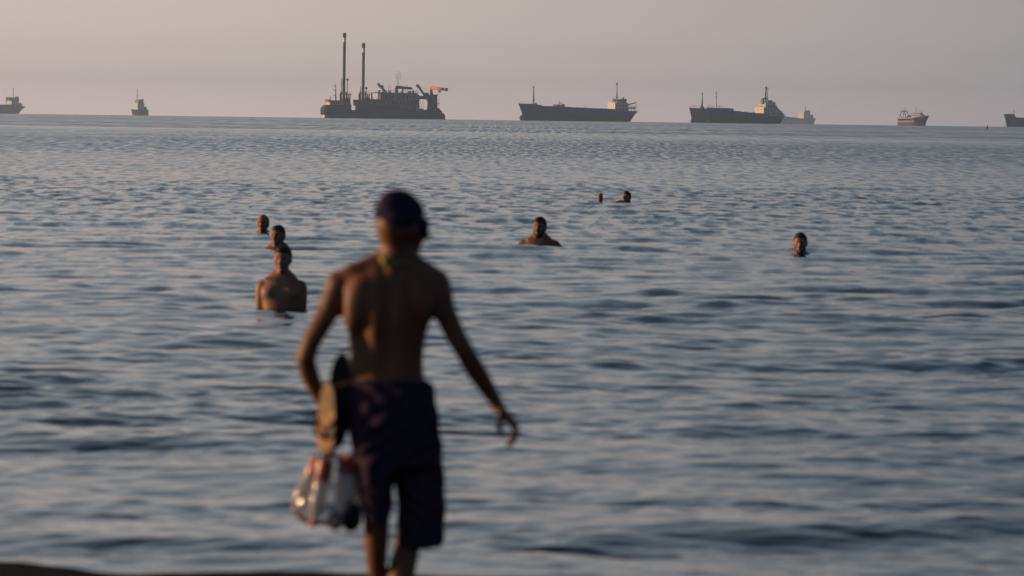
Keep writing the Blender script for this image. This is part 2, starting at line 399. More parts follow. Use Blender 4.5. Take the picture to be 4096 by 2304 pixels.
# spud carriages, guides, spuds
def spud(px, top, deck, cap_px, body=True):
    x = X3(px)
    mb = MB().tube((x, -4.5, -1.0), (x, -4.5, Z3(px, top + 36)), 1.05, n=16)
    s = mb.build('spud', M_brown, r3, smooth=False)
    MB().tube((x, -4.5, Z3(px, top + 52)), (x, -4.5, Z3(px, top + 38)), 1.12, n=16).build('red_band', M_redp, s)
    MB().tube((x, -4.5, Z3(px, top + 38)), (x, -4.5, Z3(px, top + 20)), 1.07, n=16).build('white_band', M_bright, s)
    mb = MB().tube((x, -4.5, Z3(px, top + 20)), (x, -4.5, Z3(px, top + 2)), 1.3, n=16).tube((x, -4.5, Z3(px, top + 2)), (x, -4.5, Z3(px, top)), 0.8, 0.6, n=12)
    mb.build('spud_cap', M_hatch, s)
    # guide frame that holds it
    mb = MB()
    for sx in (-1, 1):
        mb.box(x + sx * 2.0 - 0.35, x + sx * 2.0 + 0.35, -6.2, -5.6, Z3(px, deck), Z3(px, 372))
        mb.box(x + sx * 2.0 - 0.35, x + sx * 2.0 + 0.35, -3.4, -2.8, Z3(px, deck), Z3(px, 372))
    mb.box(x - 2.6, x + 2.6, -6.5, -2.6, Z3(px, 382), Z3(px, 379)); mb.box(x - 2.6, x + 2.6, -6.5, -2.6, Z3(px, 404), Z3(px, 400))
    mb.build('spud_guide', M_redp, r3)
spud(1371, 137, 424, 0); spud(1447, 178, 424, 0)
for px, p1_, s in ((1372, 330, 0), (1447, 364, 1)):
    # gantry tower with platform and railings right of each spud
    xa, xb = X3(px + 9), X3(px + 26)
    mb = MB().box(xa, xb, -5.5, 3, Z3(px, 430), Z3(px, 398), tx=0.4)
    for t_ in np.linspace(0, 1, 3): mb.tube((xa + 0.6 + t_ * (xb - xa - 1.2), -5, Z3(px, 398)), (xa + 0.2 + t_ * (xb - xa - 0.4), -5, Z3(px, 383)), 0.35, n=5)
    mb.tube((xa, -5, Z3(px, 398)), (xb, -5, Z3(px, 385)), 0.2, n=5); mb.tube((xb, -5, Z3(px, 398)), (xa, -5, Z3(px, 385)), 0.2, n=5)
    mb.build('gantry_tower', M_dgrey, r3)
    mb = MB().box(X3(px - 18), X3(px + 29), -6.5, -2.6, Z3(px, 383), Z3(px, 380.5))
    mb.build('platform', M_dgrey, r3)
    rails(r3, [(X3(px - 18), -6.5, Z3(px, 380.5)), (X3(px - 5), -6.5, Z3(px, 380.5))], 1.9, 1.4, 0.07, M_grey)
    rails(r3, [(X3(px + 9), -6.5, Z3(px, 380.5)), (X3(px + 29), -6.5, Z3(px, 380.5))], 1.9, 1.4, 0.07, M_grey)
    mb = MB().tube((X3(px + 12), -5, Z3(px, 383)), (X3(px + 12), -5, Z3(px, p1_ - 8)), 0.32, 0.22, n=6)
    mb.tube((X3(px + 12), -5.5, Z3(px, p1_ - 6)), (X3(px + 12), -4.6, Z3(px, p1_ - 6)), 0.85, n=14)
    mb.build('sheave_post', M_dgrey, r3)
    mb = MB().tube((X3(px - 11), -5, Z3(px, 424)), (X3(px - 10), -5, Z3(px, p1_ - 12)), 0.35, 0.25, n=6)
    mb.box(X3(px - 12.5), X3(px - 8.5), -5.4, -4.6, Z3(px, p1_ + 14), Z3(px, p1_ + 8))
    mb.box(X3(px - 12), X3(px - 9), -5.4, -4.6, Z3(px, p1_ + 2), Z3(px, p1_ - 6))
    mb.build('jack_post', M_redp, r3)
    mb = MB().tube((X3(px - 16), -5, Z3(px, 426)), (X3(px - 16), -5, Z3(px, 383)), 0.42, n=6); mb.build('support_post', M_dgrey, r3)
# radio mast of the wheelhouse
mb = MB().tube((X3(1344), 0, Z3(1344, 410)), (X3(1342), 0, Z3(1342, 338)), 0.55, 0.12, n=6)
for py, w in ((388, 6), (366, 5), (350, 4)):
    mb.tube((X3(1342 - w), 0, Z3(1342, py)), (X3(1343), 0, Z3(1342, py + 2)), 0.16, n=5); mb.ell((X3(1342 - w), 0, Z3(1342, py)), (0.5, 0.5, 0.4), 6, 4)
mb.build('mast', M_dgrey, r3)
MB().tube((X3(1322), 0, Z3(1322, 407)), (X3(1322), 0, Z3(1322, 396)), 0.12, n=5).ell((X3(1322), 0, Z3(1322, 395)), (0.5, 0.5, 0.5), 8, 6).build('searchlight', M_dgrey, r3)
# container at mid deck
MB().box(X3(1411), X3(1438), -7.5, -2, Z3(1420, 428), Z3(1420, 405)).box(X3(1411) - 0.1, X3(1438), -7.6, -1.9, Z3(1420, 406.5), Z3(1420, 404)).build('winch_house', M_brown, r3)
MB().box(X3(1428), X3(1500), -8.2, 8.2, Z3(1440, 446), Z3(1440, 412), tx=0.6).box(X3(1455), X3(1478), -6, 6, Z3(1460, 414), Z3(1460, 396), tx=0.8).box(X3(1482), X3(1500), -6, 6, Z3(1490, 414), Z3(1490, 402), tx=0.8).build('machinery_block', M_dgrey, r3)
MB().tube((X3(1484), -3, Z3(1484, 412)), (X3(1483), -3, Z3(1484, 377)), 0.6, 0.45, n=8).build('exhaust_pipe', M_black, r3)
MB().tube((X3(1475), -8.35, Z3(1475, 418)), (X3(1475), -8.1, Z3(1475, 418)), 0.9, n=12).build('life_ring', M_cream, r3)
# accommodation block, three tiers
mb = MB()
mb.box(X3(1505), X3(1668), -BM + 0.3, BM - 0.3, Z3(1580, 452), Z3(1580, 428))
t1_ = mb.build('lower_deckhouse', M_dirtyw, r3)
t2_ = MB().box(X3(1492), X3(1668), -BM + 0.9, BM - 0.9, Z3(1580, 428), Z3(1580, 404)).build('middle_deckhouse', M_dirtyw, r3)
t3_ = MB().box(X3(1520), X3(1662), -BM + 1.6, BM - 1.6, Z3(1590, 404), Z3(1590, 378)).build('upper_deckhouse', M_dirtyw, r3)
for (za, x0, x1) in ((428, 1500, 1672), (404, 1490, 1672)):
    MB().box(X3(x0), X3(x1), -BM - 0.1, BM + 0.1, Z3(1590, za + 2.2), Z3(1590, za - 0.6)).build('deck_edge', M_dgrey, r3)
MB().box(X3(1492), X3(1664), -BM + 0.8, BM - 0.8, Z3(1590, 379), Z3(1590, 376)).build('roof_slab', M_redp, r3)
wins(t1_, [('y', -BM + 0.3, X3(1550), X3(1655), 7, Z3(1600, 447), Z3(1600, 436), 1.5)])
wins(t2_, [('y', -BM + 0.9, X3(1540), X3(1660), 8, Z3(1600, 423), Z3(1600, 411), 1.4)])
wins(t3_, [('y', -BM + 1.6, X3(1530), X3(1655), 9, Z3(1600, 396), Z3(1600, 387), 1.5)])
for px in (1508, 1517, 1526): MB().tube((X3(px), -6, Z3(px, 404)), (X3(px), -6, Z3(px, 379)), 0.5, n=8).build('pillar', M_dirtyw, r3)
rails(r3, [(X3(1494), -BM + 0.9, Z3(1590, 376)), (X3(1664), -BM + 0.9, Z3(1590, 376))], 1.5, 1.8, 0.07, M_grey)
rails(r3, [(X3(1494), -BM, Z3(1590, 403)), (X3(1668), -BM, Z3(1590, 403))], 1.3, 2.2, 0.06, M_grey)
for px, h_, w in ((1515, 366, 4), (1530, 369, 5), (1556, 366, 3), (1606, 370, 6), (1636, 368, 8), (1650, 366, 5)): MB().box(X3(px - w / 2), X3(px + w / 2), -3, 1, Z3(px, 377), Z3(px, h_)).build('roof_box', M_dgrey, r3)
# left deck crane
mb = MB().tube((X3(1540), -4, Z3(1540, 376)), (X3(1508), -4, Z3(1508, 343)), 1.0, 0.8, n=8).ell((X3(1509), -4, Z3(1509, 343)), (1.2, 0.9, 1.0), 8, 6)
mb.tube((X3(1509), -4, Z3(1509, 344)), (X3(1511), -4, Z3(1511, 355)), 0.3, n=5); mb.box(X3(1521), X3(1528), -4.6, -3.4, Z3(1524, 362), Z3(1524, 346))
mb.tube((X3(1524), -4, Z3(1524, 348)), (X3(1562), -4, Z3(1562, 374)), 0.1, n=4)
mb.build('deck_crane', M_grey, r3)
# red and dark crane standing amidships
mb = MB().tube((X3(1573), -BM - 1.2, Z3(1573, 410)), (X3(1573), -BM - 1.2, Z3(1573, 356)), 1.25, 1.05, n=12)
cr_ = mb.build('crane_pedestal', M_redp, r3)
mb = MB().prism([q3(1571, 349), q3(1578, 348), q3(1634, 355), q3(1638, 358), q3(1636, 364), q3(1620, 363), q3(1572, 360)], -BM - 2.2, -BM - 0.6)
mb.box(X3(1596), X3(1602), -BM - 1.9, -BM - 0.9, Z3(1598, 369), Z3(1598, 361)).build('crane_jib', M_dgrey, r3)
# tall radio mast
mb = MB().tube((X3(1589), 0, Z3(1589, 376)), (X3(1590), 0, Z3(1590, 291)), 0.32, 0.12, n=5)
for py, w in ((305, 8), (318, 8), (296, 0.1)):
    mb.tube((X3(1590 - w), 0, Z3(1590, py)), (X3(1590 + w), 0, Z3(1590, py)), 0.1, n=4)
    for s_ in (-1, 1): mb.tube((X3(1590 + s_ * w), 0, Z3(1590, py + 4)), (X3(1590 + s_ * w), 0, Z3(1590, py - 8)), 0.16, n=4)
for px in (1553, 1561, 1622, 1627): mb.tube((X3(px), 0, Z3(px, 376)), (X3(px), 0, Z3(px, 345)), 0.13, n=4)
mb.build('radio_mast', M_dgrey, r3)
# bridge beam and right hand tower with the orange jib
mb = MB().box(X3(1664), X3(1716), -5, 5, Z3(1690, 402), Z3(1690, 389)); mb.build('cross_beam', M_navy, r3)
mb = MB().prism([q3(1710, 452), q3(1714, 430), q3(1716, 385), q3(1742, 383), q3(1742, 440), q3(1738, 452)], -5.5, 5.5)
mb.box(X3(1727), X3(1741), -5.7, -5.3, Z3(1735, 440), Z3(1735, 386)); mb.build('ladder_tower', M_navy, r3)
MB().box(X3(1662), X3(1669), -6, 6, Z3(1666, 452), Z3(1666, 384)).build('leg', M_navy, r3)
MB().box(X3(1725), X3(1745), -6, 6, Z3(1735, 386), Z3(1735, 383)).build('tower_platform', M_dgrey, r3)
MB().box(X3(1695), X3(1711), -4, 4, Z3(1700, 390), Z3(1700, 376), tx=0.5).build('winch_cabin', M_dgrey, r3)
mb = MB().tube((X3(1721), -3, Z3(1721, 386)), (X3(1719), -3, Z3(1719, 358)), 1.15, 0.95, n=10); mb.build('crane_pedestal', M_redp, r3)
# the jib is slewed round its pedestal, its side towards the sun
px0_, pz0_ = q3(1721, 357); L_j = (X3(1773) - X3(1721)) / math.cos(R(44))
ja = empty('crane_arm', (px0_, -3.0, pz0_), R(-50)); ja.parent = r3
mb = MB().prism([(-.6, 1.0), (1.0, 1.3), (L_j, -.1), (L_j + .2, -1.9), (L_j - 2.0, -1.9), (-.4, -1.0)], -1.0, 1.0)
oj = mb.build('crane_jib', M_orange, ja, label='bright orange crane jib lit by the sun')
MB().box(L_j - .1, L_j + .7, -1.2, 1.2, -2.3, .1).build('jib_tip', M_dgrey, ja)
MB().box(X3(1746), X3(1757), -5.0, -3.4, Z3(1750, 375), Z3(1750, 367), tx=0.5).tube((X3(1752), -4, Z3(1752, 372)), (X3(1752), -4, Z3(1752, 410)), 0.07, n=4).build('hoist_block', M_dgrey, r3)
# long inclined boom over the bow well
mb = MB().tube((X3(1662), -6.5, Z3(1662, 348)), (X3(1734), -6.5, Z3(1734, 446)), 0.85, 0.75, n=8).ell((X3(1661), -6.5, Z3(1662, 348)), (1.3, 1.0, 1.1), 8, 6)
mb.build('inclined_boom', M_redp, r3)
for a_, b_ in (((1662, 350), (1654, 378)), ((1662, 350), (1660, 384)), ((1668, 349), (1712, 372)), ((1684, 402), (1686, 445)), ((1672, 404), (1680, 440)), ((1694, 402), (1712, 436)), ((1700, 408), (1716, 440))):
    MB().tube((X3(a_[0]), -6, Z3(*a_)), (X3(b_[0]), -6, Z3(*b_)), 0.11, n=4).build('wire', M_dgrey, r3)
mb = MB().prism([q3(1662, 452), q3(1672, 439), q3(1684, 440), q3(1694, 452)], -6, 6).prism([q3(1700, 453), q3(1704, 444), q3(1716, 442), q3(1752, 446), q3(1758, 456)], -6.5, 6.5)
mb.prism([q3(1746, 450), q3(1750, 436), q3(1757, 445), q3(1764, 450), q3(1762, 458)], -3, 3)
mb.build('deck_winch', M_dgrey, r3)
mb = MB().box(X3(1746), X3(1755), -3, -2, Z3(1750, 420), Z3(1750, 418.5)).tube((X3(1746), -2.5, Z3(1746, 430)), (X3(1753), -2.5, Z3(1753, 419)), 0.2, n=4).tube((X3(1750), -2.5, Z3(1750, 419)), (X3(1750), -2.5, Z3(1750, 408)), 0.15, n=4)
mb.build('antenna_bracket', M_dgrey, r3)

# ------------------------------------------------------------------ blue cargo ship (bow left, turned a little towards the shore)
def rot_ship(name, px0, dist, theta, side=-1, **kw):
    """bow towards the left (side=-1) or right (+1), swung theta towards the camera"""
    heading = math.pi + theta if side < 0 else -theta
    return ship_root(name, px0, dist, heading, **kw)
D4 = 4400.0; K4 = FPX / D4; T4 = R(31)
r4 = rot_ship('cargo_ship', 2300, D4, T4, label='long blue cargo ship with red lower hull and sunlit cream deckhouse', cat='ship')
def x4(px): return -(px - 2300) / (K4 * math.cos(T4))
def z4(px, py): return (hline(px) - py) / K4 + 0.4
def up4(px, py): return z4(px, py)
HB = 6.2
hull(r4, [(x4(2542), x4(2510), 4.6, 3.0, z4(2542, 447)), (x4(2520), x4(2505), 5.8, 5.0, z4(2520, 446)), (x4(2480), x4(2480), HB, HB, z4(2480, 446)), (x4(2454), x4(2454), HB, HB, z4(2454, 445)),
          (x4(2452), x4(2452), HB, HB, z4(2452, 438)), (x4(2300), x4(2300), HB, HB, z4(2300, 432)), (x4(2160), x4(2160), HB, HB, z4(2160, 426)), (x4(2138), x4(2135), HB, HB - 0.6, z4(2138, 424)),
          (x4(2132), x4(2128), 6.0, 4.6, z4(2132, 418)), (x4(2108), x4(2116), 4.6, 2.2, z4(2108, 417)), (x4(2088), x4(2104), 2.4, 0.8, z4(2088, 417)), (x4(2073), x4(2096), 0.25, 0.2, z4(2073, 416))],
     [M_navy, M_boot, M_hatch], 5.2, bulb=((x4(2094), 0, 2.0), (3.6, 1.7, 2.6)))
mb = MB()
for k in range(5):
    a_, c_ = 2165 + k * 58, 2165 + k * 58 + 50
    mb.box(x4(c_), x4(a_), -4.4, 4.4, z4(a_, 436 - 2 + k * 3.2) - 0.8, z4(a_, 428 - 2 + k * 3.0), ty=0.2)
mb.build('hatch_cover', M_hatch, r4)
sb = MB().box(x4(2498), x4(2446), -5.6, 5.6, z4(2460, 446), z4(2460, 412.5)).build('superstructure', M_cream, r4)
MB().box(x4(2490), x4(2452), -6.0, 6.0, z4(2460, 413), z4(2460, 411.5)).build('bridge_deck', M_cream, r4)
br = MB().box(x4(2483), x4(2458), -3.4, 3.4, z4(2460, 412), z4(2460, 400)).build('bridge', M_grey, r4)
wins(br, [('x', x4(2458), -3.1, 3.1, 4, z4(2460, 407.5), z4(2460, 403.5), 1.1), ('y', 3.4, x4(2483), x4(2458), 4, z4(2460, 407.5), z4(2460, 403.5), 1.0)])
wins(sb, [('x', x4(2446), -5, 5, 3, z4(2450, 425), z4(2450, 421.5), 0.5), ('y', 5.6, x4(2496), x4(2448), 4, z4(2460, 427), z4(2460, 422), 0.8), ('y', 5.6, x4(2496), x4(2448), 4, z4(2460, 443), z4(2460, 437), 1.4)])
rails(r4, [(x4(2446), -5.8, z4(2460, 412)), (x4(2446), 5.8, z4(2460, 412)), (x4(2490), 5.8, z4(2460, 412))], 1.3, 1.6, 0.06)
for px, h_ in ((2453, 396), (2461, 398), (2478, 398), (2486, 400)): MB().box(x4(px) - 0.5, x4(px) + 0.5, -1, 1, z4(px, 412), z4(px, h_), tx=0.15).build('ventilator', M_grey, r4)
mast(r4, x4(2468), 0, z4(2468, 401), z4(2468, 334), 0.55, 0.18, ((z4(2468, 340), 1.4), (z4(2468, 336), 1.0), (z4(2468, 392), 2.0)))
fn = MB().box(x4(2502), x4(2487), -2.2, 2.2, z4(2490, 419), z4(2490, 397), tx=0.3).build('funnel', M_black, r4)
MB().tube((x4(2494), 0, z4(2494, 397)), (x4(2493), 0, z4(2494, 390)), 0.6, 0.5, n=8).tube((x4(2500), 0, z4(2500, 400)), (x4(2508), 0, z4(2508, 400)), 0.4, n=6).build('exhaust_pipe', M_dgrey, fn)
MB().box(x4(2531), x4(2500), -5.2, 5.2, z4(2510, 437), z4(2510, 431)).build('aft_deck', M_dgrey, r4)
for px in (2503, 2514, 2527):
    for s_ in (-1, 1): MB().tube((x4(px), s_ * 4.8, z4(px, 447)), (x4(px), s_ * 4.8, z4(px, 436)), 0.25, n=5).build('deck_post', M_grey, r4)
mb = MB().tube((x4(2512), 0, z4(2512, 431)), (x4(2512), 0, z4(2512, 419)), 0.7, 0.5, n=6).tube((x4(2511), 0, z4(2511, 421)), (x4(2549), 0, z4(2549, 412)), 0.5, 0.3, n=6).tube((x4(2548), 0, z4(2548, 412)), (x4(2548), 0, z4(2548, 444)), 0.06, n=4)
mb.build('stern_crane', M_dgrey, r4)
rails(r4, [(x4(2531), 5.2, z4(2510, 431)), (x4(2504), 5.2, z4(2510, 431))], 1.6, 1.2, 0.09, M_dgrey)
rails(r4, [(x4(2073), 0.2, z4(2073, 416)), (x4(2100), 4.2, z4(2100, 417))], 1.3, 1.6, 0.06)
rails(r4, [(x4(2544), 4.6, z4(2540, 447)), (x4(2500), 5.9, z4(2510, 447))], 1.1, 1.8, 0.06, M_grey)
mast(r4, x4(2133), 0, z4(2133, 418), z4(2133, 347), 0.6, 0.3, ((z4(2133, 352), 0.8), (z4(2133, 403), 1.2)), name='foremast')
MB().box(x4(2144), x4(2141), -0.6, 0.6, z4(2142, 424), z4(2142, 413)).box(x4(2161), x4(2155), -1.5, 1.5, z4(2158, 425), z4(2158, 421.5)).build('deck_ventilator', M_dgrey, r4)
mb = MB().box(x4(2244), x4(2238), -2.5, 2.5, z4(2240, 430), z4(2240, 421)).build('hold_crane_cabin', M_cream, r4)
MB().box(x4(2229), x4(2219), -3, 3, z4(2225, 429), z4(2225, 420)).tube((x4(2236), 0, z4(2236, 428)), (x4(2236), 0, z4(2236, 406)), 0.3, n=5).box(x4(2253), x4(2246), -2, 2, z4(2250, 430), z4(2250, 418), tx=0.3).tube((x4(2241), 1, z4(2241, 428)), (x4(2241), 1, z4(2241, 411)), 0.3, n=5).build('hold_machinery', M_redp, r4)
mast(r4, x4(2341), 0, z4(2341, 436), z4(2341, 418), 0.14, 0.1, name='light_post')

# ------------------------------------------------------------------ coaster with cream tiered deckhouse; another ship's bow shows behind it
D5 = 4250.0; K5 = FPX / D5; T5 = R(38)
r5 = rot_ship('coaster', 2980, D5, T5, label='dark low cargo ship with big tiered cream deckhouse, in front of a green bow', cat='ship')
def x5(px): return -(px - 2980) / (K5 * math.cos(T5))
def z5(px, py): return (hline(px) - py) / K5 + 0.4
hull(r5, [(x5(3132), x5(3112), 4.2, 3.0, z5(3132, 463)), (x5(3110), x5(3098), 5.4, 4.6, z5(3110, 464)), (x5(3066), x5(3066), 5.6, 5.6, z5(3066, 463)), (x5(3062), x5(3062), 5.6, 5.6, z5(3062, 463)),
          (x5(3060), x5(3060), 5.6, 5.6, z5(3060, 458)), (x5(2960), x5(2960), 5.6, 5.6, z5(2960, 451)), (x5(2915), x5(2915), 5.6, 5.4, z5(2915, 446)), (x5(2910), x5(2908), 5.5, 5.0, z5(2910, 440)), (x5(2880), x5(2878), 5.2, 3.9, z5(2880, 437)),
          (x5(2850), x5(2856), 3.6, 1.8, z5(2850, 435)), (x5(2833), x5(2845), 1.8, 0.7, z5(2833, 434)), (x5(2823), x5(2838), 0.25, 0.2, z5(2823, 433))],
     [M_navy, M_boot, M_hatch], 4.6, bulb=((x5(2840), 0, 1.6), (2.8, 1.4, 2.2)))
# pale bulwark of the raised forecastle
def strip(root, pts, th, name, m):
    mb = MB()
    for (p, q) in zip(pts[:-1], pts[1:]):
        (x0, y0, z0, zt0), (x1, y1, z1, zt1) = p, q
        for s_ in (-1, 1): mb.add([(x0, s_ * y0, z0), (x1, s_ * y1, z1), (x1, s_ * y1, zt1), (x0, s_ * y0, zt0), (x0, s_ * (y0 - th), z0), (x1, s_ * (y1 - th), z1), (x1, s_ * (y1 - th), zt1), (x0, s_ * (y0 - th), zt0)],
                                  [(0, 1, 2, 3), (7, 6, 5, 4), (3, 2, 6, 7), (0, 4, 5, 1), (0, 3, 7, 4), (1, 5, 6, 2)])
    return mb.build(name, m, root)
strip(r5, [(x5(2821), 0.45, z5(2823, 440), z5(2823, 432)), (x5(2833), 2.1, z5(2833, 441), z5(2833, 432.5)), (x5(2850), 4.0, z5(2850, 442), z5(2850, 433.5)), (x5(2880), 5.45, z5(2880, 444), z5(2880, 436)), (x5(2908), 5.75, z5(2908, 446), z5(2908, 440))], 0.2, 'bulwark', M_grey)
rails(r5, [(x5(2823), 0.3, z5(2823, 432)), (x5(2850), 3.9, z5(2850, 433.5)), (x5(2866), 4.8, z5(2866, 435))], 1.5, 1.4, 0.07, M_grey)
mb = MB().prism([(x5(2915), z5(2912, 449)), (x5(2915), z5(2914, 436)), (x5(2887), z5(2887, 434)), (x5(2885), z5(2887, 440))], -4.6, 4.6); mb.build('forward_hatch', M_hatch, r5)
mb = MB()
for k in range(5): mb.box(x5(2922 + k * 29 + 25), x5(2922 + k * 29), -4.6, 4.6, z5(2930, 452 + k * 2.6), z5(2922, 446 + k * 2.4), ty=0.3)
mb.build('hatch_cover', M_hatch, r5)
sh = MB().box(x5(3090), x5(3038), -5.2, 5.2, z5(3050, 460), z5(3050, 432)).prism([(x5(3121), z5(3110, 463)), (x5(3121), z5(3110, 455)), (x5(3112), z5(3112, 446)), (x5(3090), z5(3090, 432)), (x5(3086), z5(3090, 463))], -5.0, 5.0).build('superstructure', M_cream, r5)
bd = MB().box(x5(3086), x5(3048), -4.4, 4.4, z5(3060, 432), z5(3060, 419.5)).build('bridge', M_cream, r5)
MB().box(x5(3086), x5(3044), -5.9, 5.9, z5(3060, 433), z5(3060, 431.4)).build('bridge_wing', M_cream, r5)
MB().box(x5(3084), x5(3052), -3.4, 3.4, z5(3060, 419.5), z5(3060, 413)).build('monkey_island', M_cream, r5)
wins(bd, [('x', x5(3048), -4.1, 4.1, 6, z5(3060, 430), z5(3060, 423.5), 0.9), ('y', 4.4, x5(3084), x5(3050), 5, z5(3060, 430), z5(3060, 423.5), 1.0)])
wins(sh, [('x', x5(3038), -4.5, 4.5, 2, z5(3040, 443), z5(3040, 437), 1.0), ('y', 5.2, x5(3088), x5(3042), 4, z5(3050, 447), z5(3050, 442), 0.8)])
for px in (3076, 3090, 3104): MB().box(x5(px + 10), x5(px), 4.97 if px > 3085 else 5.17, 5.25 if px <= 3085 else 5.07, z5(px, 460), z5(px, 453)).build('side_opening', M_glass, sh)
rails(r5, [(x5(3044), -5.8, z5(3060, 431.4)), (x5(3044), 5.8, z5(3060, 431.4)), (x5(3086), 5.8, z5(3060, 431.4))], 1.4, 1.3, 0.07)
rails(r5, [(x5(3052), -3.4, z5(3060, 413)), (x5(3052), 3.4, z5(3060, 413)), (x5(3084), 3.4, z5(3060, 413))], 1.6, 1.2, 0.08)
mast(r5, x5(3063), 0, z5(3063, 413), z5(3063, 348), 0.75, 0.4, ((z5(3063, 354), 1.2), (z5(3063, 396), 2.6)), lean=-0.6)
mast(r5, x5(3071), 0, z5(3071, 413), z5(3071, 358), 0.35, 0.16, ((z5(3071, 359), 1.2),), name='aft_mast', m=M_grey)
for px, py, w in ((3052, 395, 4), (3078, 402, 9), (3085, 408, 7)): MB().box(x5(px + w / 2), x5(px - w / 2) + 0.6, -1.2, 1.2, z5(px, 420), z5(px, py), tx=.2).build('ventilator', M_grey, r5)
f5 = MB().box(x5(3099), x5(3083), -2.4, 2.4, z5(3090, 442), z5(3090, 411), tx=0.7).build('funnel', M_grey, r5)
MB().tube((x5(3088), 0, z5(3088, 411)), (x5(3090), 0, z5(3090, 404)), 0.6, n=6).build('exhaust_pipe', M_dgrey, f5)
mb = MB().tube((x5(3111), 2.5, z5(3111, 450)), (x5(3098), 2.5, z5(3098, 423)), 0.5, 0.4, n=6).tube((x5(3112), -1, z5(3112, 450)), (x5(3110), -1, z5(3110, 430)), 0.45, n=6).box(x5(3108), x5(3096), 2, 4.4, z5(3100, 447), z5(3100, 439), tx=0.5)
mb.build('lifeboat_davit', M_dgrey, r5)
mast(r5, x5(3119), 0, z5(3119, 456), z5(3119, 432), 0.25, 0.14, ((z5(3119, 440), 0.5),), name='flag_post')
rails(r5, [(x5(3131), 4.3, z5(3130, 463)), (x5(3112), 5.1, z5(3115, 463))], 1.2, 1.2, 0.08)
mast(r5, x5(2863), 0, z5(2863, 437), z5(2860, 364), 0.28, 0.12, ((z5(2860, 392), 0.7), (z5(2860, 376), 0.5)), name='foremast', lean=0.9)
MB().tube((x5(2872), 0, z5(2872, 437)), (x5(2872), 0, z5(2872, 424)), 0.3, n=6).build('deck_ventilator', M_dgrey, r5)

D6 = 4560.0; K6 = FPX / D6; T6 = R(38)
r6 = rot_ship('moored_ship', 2850, D6, T6, label='dark green ship behind the coaster, only its flared bow and foremast showing', cat='ship')
def x6(px): return -(px - 2850) / (K6 * math.cos(T6))
def z6(px, py): return (hline(px) - py) / K6 + 0.4
hull(r6, [(x6(2990), x6(2975), 4.2, 3.0, z6(2990, 468)), (x6(2960), x6(2960), 5.0, 5.0, z6(2960, 466)), (x6(2870), x6(2870), 5.0, 5.0, z6(2870, 455)), (x6(2845), x6(2842), 5.0, 4.2, z6(2845, 450)), (x6(2840), x6(2836), 5.0, 3.8, z6(2840, 439)), (x6(2815), x6(2808), 4.6, 2.4, z6(2815, 436.5)),
          (x6(2786), x6(2786), 3.2, 1.2, z6(2786, 435)), (x6(2765), x6(2774), 1.3, 0.5, z6(2765, 434)), (x6(2754), x6(2768), 0.25, 0.2, z6(2754, 433))],
     [M_green, M_boot, M_hatch], 3.6, bulb=((x6(2772), 0, 1.6), (3.0, 1.4, 2.3)))
mast(r6, x6(2807), 0, z6(2807, 437), z6(2807, 371), 0.55, 0.22, ((z6(2807, 378), 0.9), (z6(2807, 410), 0.9)), name='foremast')
MB().box(x6(2812), x6(2800), -1.5, 1.5, z6(2807, 438), z6(2807, 428), tx=0.8).tube((x6(2803), 0, z6(2803, 438)), (x6(2803), 0, z6(2803, 416)), 0.4, n=6).build('windlass_house', M_dgrey, r6)
rails(r6, [(x6(2754), 0.3, z6(2754, 433)), (x6(2783), 3.0, z6(2783, 435))], 1.8, 1.2, 0.08, M_grey)
MB().tube((x6(2772), 1.4, z6(2768, 452)), (x6(2772), 1.4, z6(2768, 465)), 0.25, n=5).box(x6(2772) - 0.2, x6(2772) + 0.2, 0.7, 2.1, z6(2768, 466), z6(2768, 463.5)).build('anchor', M_dgrey, r6)
MB().box(x6(2965), x6(2935), -4.2, 4.2, z6(2950, 468), z6(2950, 456)).build('superstructure', M_cream, r6)

# ------------------------------------------------------------------ white and grey trawler (bow right)
D7 = 4300.0; K7 = FPX / D7; T7 = R(36)
r7 = rot_ship('trawler', 3650, D7, T7, side=1, label='pale fishing trawler with row of black tyre fenders and stern gallows', cat='fishing boat')
def x7(px): return (px - 3650) / (K7 * math.cos(T7))
def z7(px, py): return (hline(px) - py) / K7 + 0.3
HB7 = 3.6
hull(r7, [(x7(3600), x7(3602), 3.2, 3.0, z7(3600, 471)), (x7(3620), x7(3620), HB7, 3.4, z7(3620, 472.5)), (x7(3645), x7(3645), HB7, HB7, z7(3645, 472)), (x7(3665), x7(3663), HB7, 3.3, z7(3665, 468)),
          (x7(3684), x7(3678), 3.2, 2.2, z7(3684, 465)), (x7(3700), x7(3690), 1.9, 1.0, z7(3700, 464)), (x7(3712), x7(3697), 0.2, 0.15, z7(3712, 463.5))],
     [M_tgrey, M_tred, M_hatch, M_tblue, M_cream], 2.3, zb=-1.0, bow_blue=3)
for k, px in enumerate((3603, 3614, 3623, 3633, 3643, 3657, 3665)):
    xx = x7(px) + 1.2; zz = z7(px, 480 - (px - 3600) * 0.03)
    MB().tube((xx, -HB7 - 0.45, zz), (xx, -HB7 - 0.02, zz), 0.62, n=12).build('tyre_fender', M_rubber, r7)
cb = MB().box(x7(3653), x7(3688), -2.6, 2.6, z7(3665, 473), z7(3665, 459), ty=0.1).build('deckhouse', M_cream, r7)
wb = MB().box(x7(3655), x7(3683), -2.3, 2.3, z7(3665, 459), z7(3665, 453), tx=0.3).build('wheelhouse', M_white, r7)
wins(wb, [('y', -2.32, x7(3657), x7(3682), 5, z7(3665, 458), z7(3665, 455), 0.8)])
wins(cb, [('y', -2.6, x7(3656), x7(3686), 4, z7(3665, 466), z7(3665, 462.5), 0.7)])
MB().box(x7(3652), x7(3686), -2.8, 2.8, z7(3665, 459.8), z7(3665, 458.6)).build('roof', M_white, r7)
mast(r7, x7(3662), 0, z7(3662, 453), z7(3662, 424), 0.45, 0.12, ((z7(3662, 443), 0.9), (z7(3662, 434), 0.6)), m=M_cream)
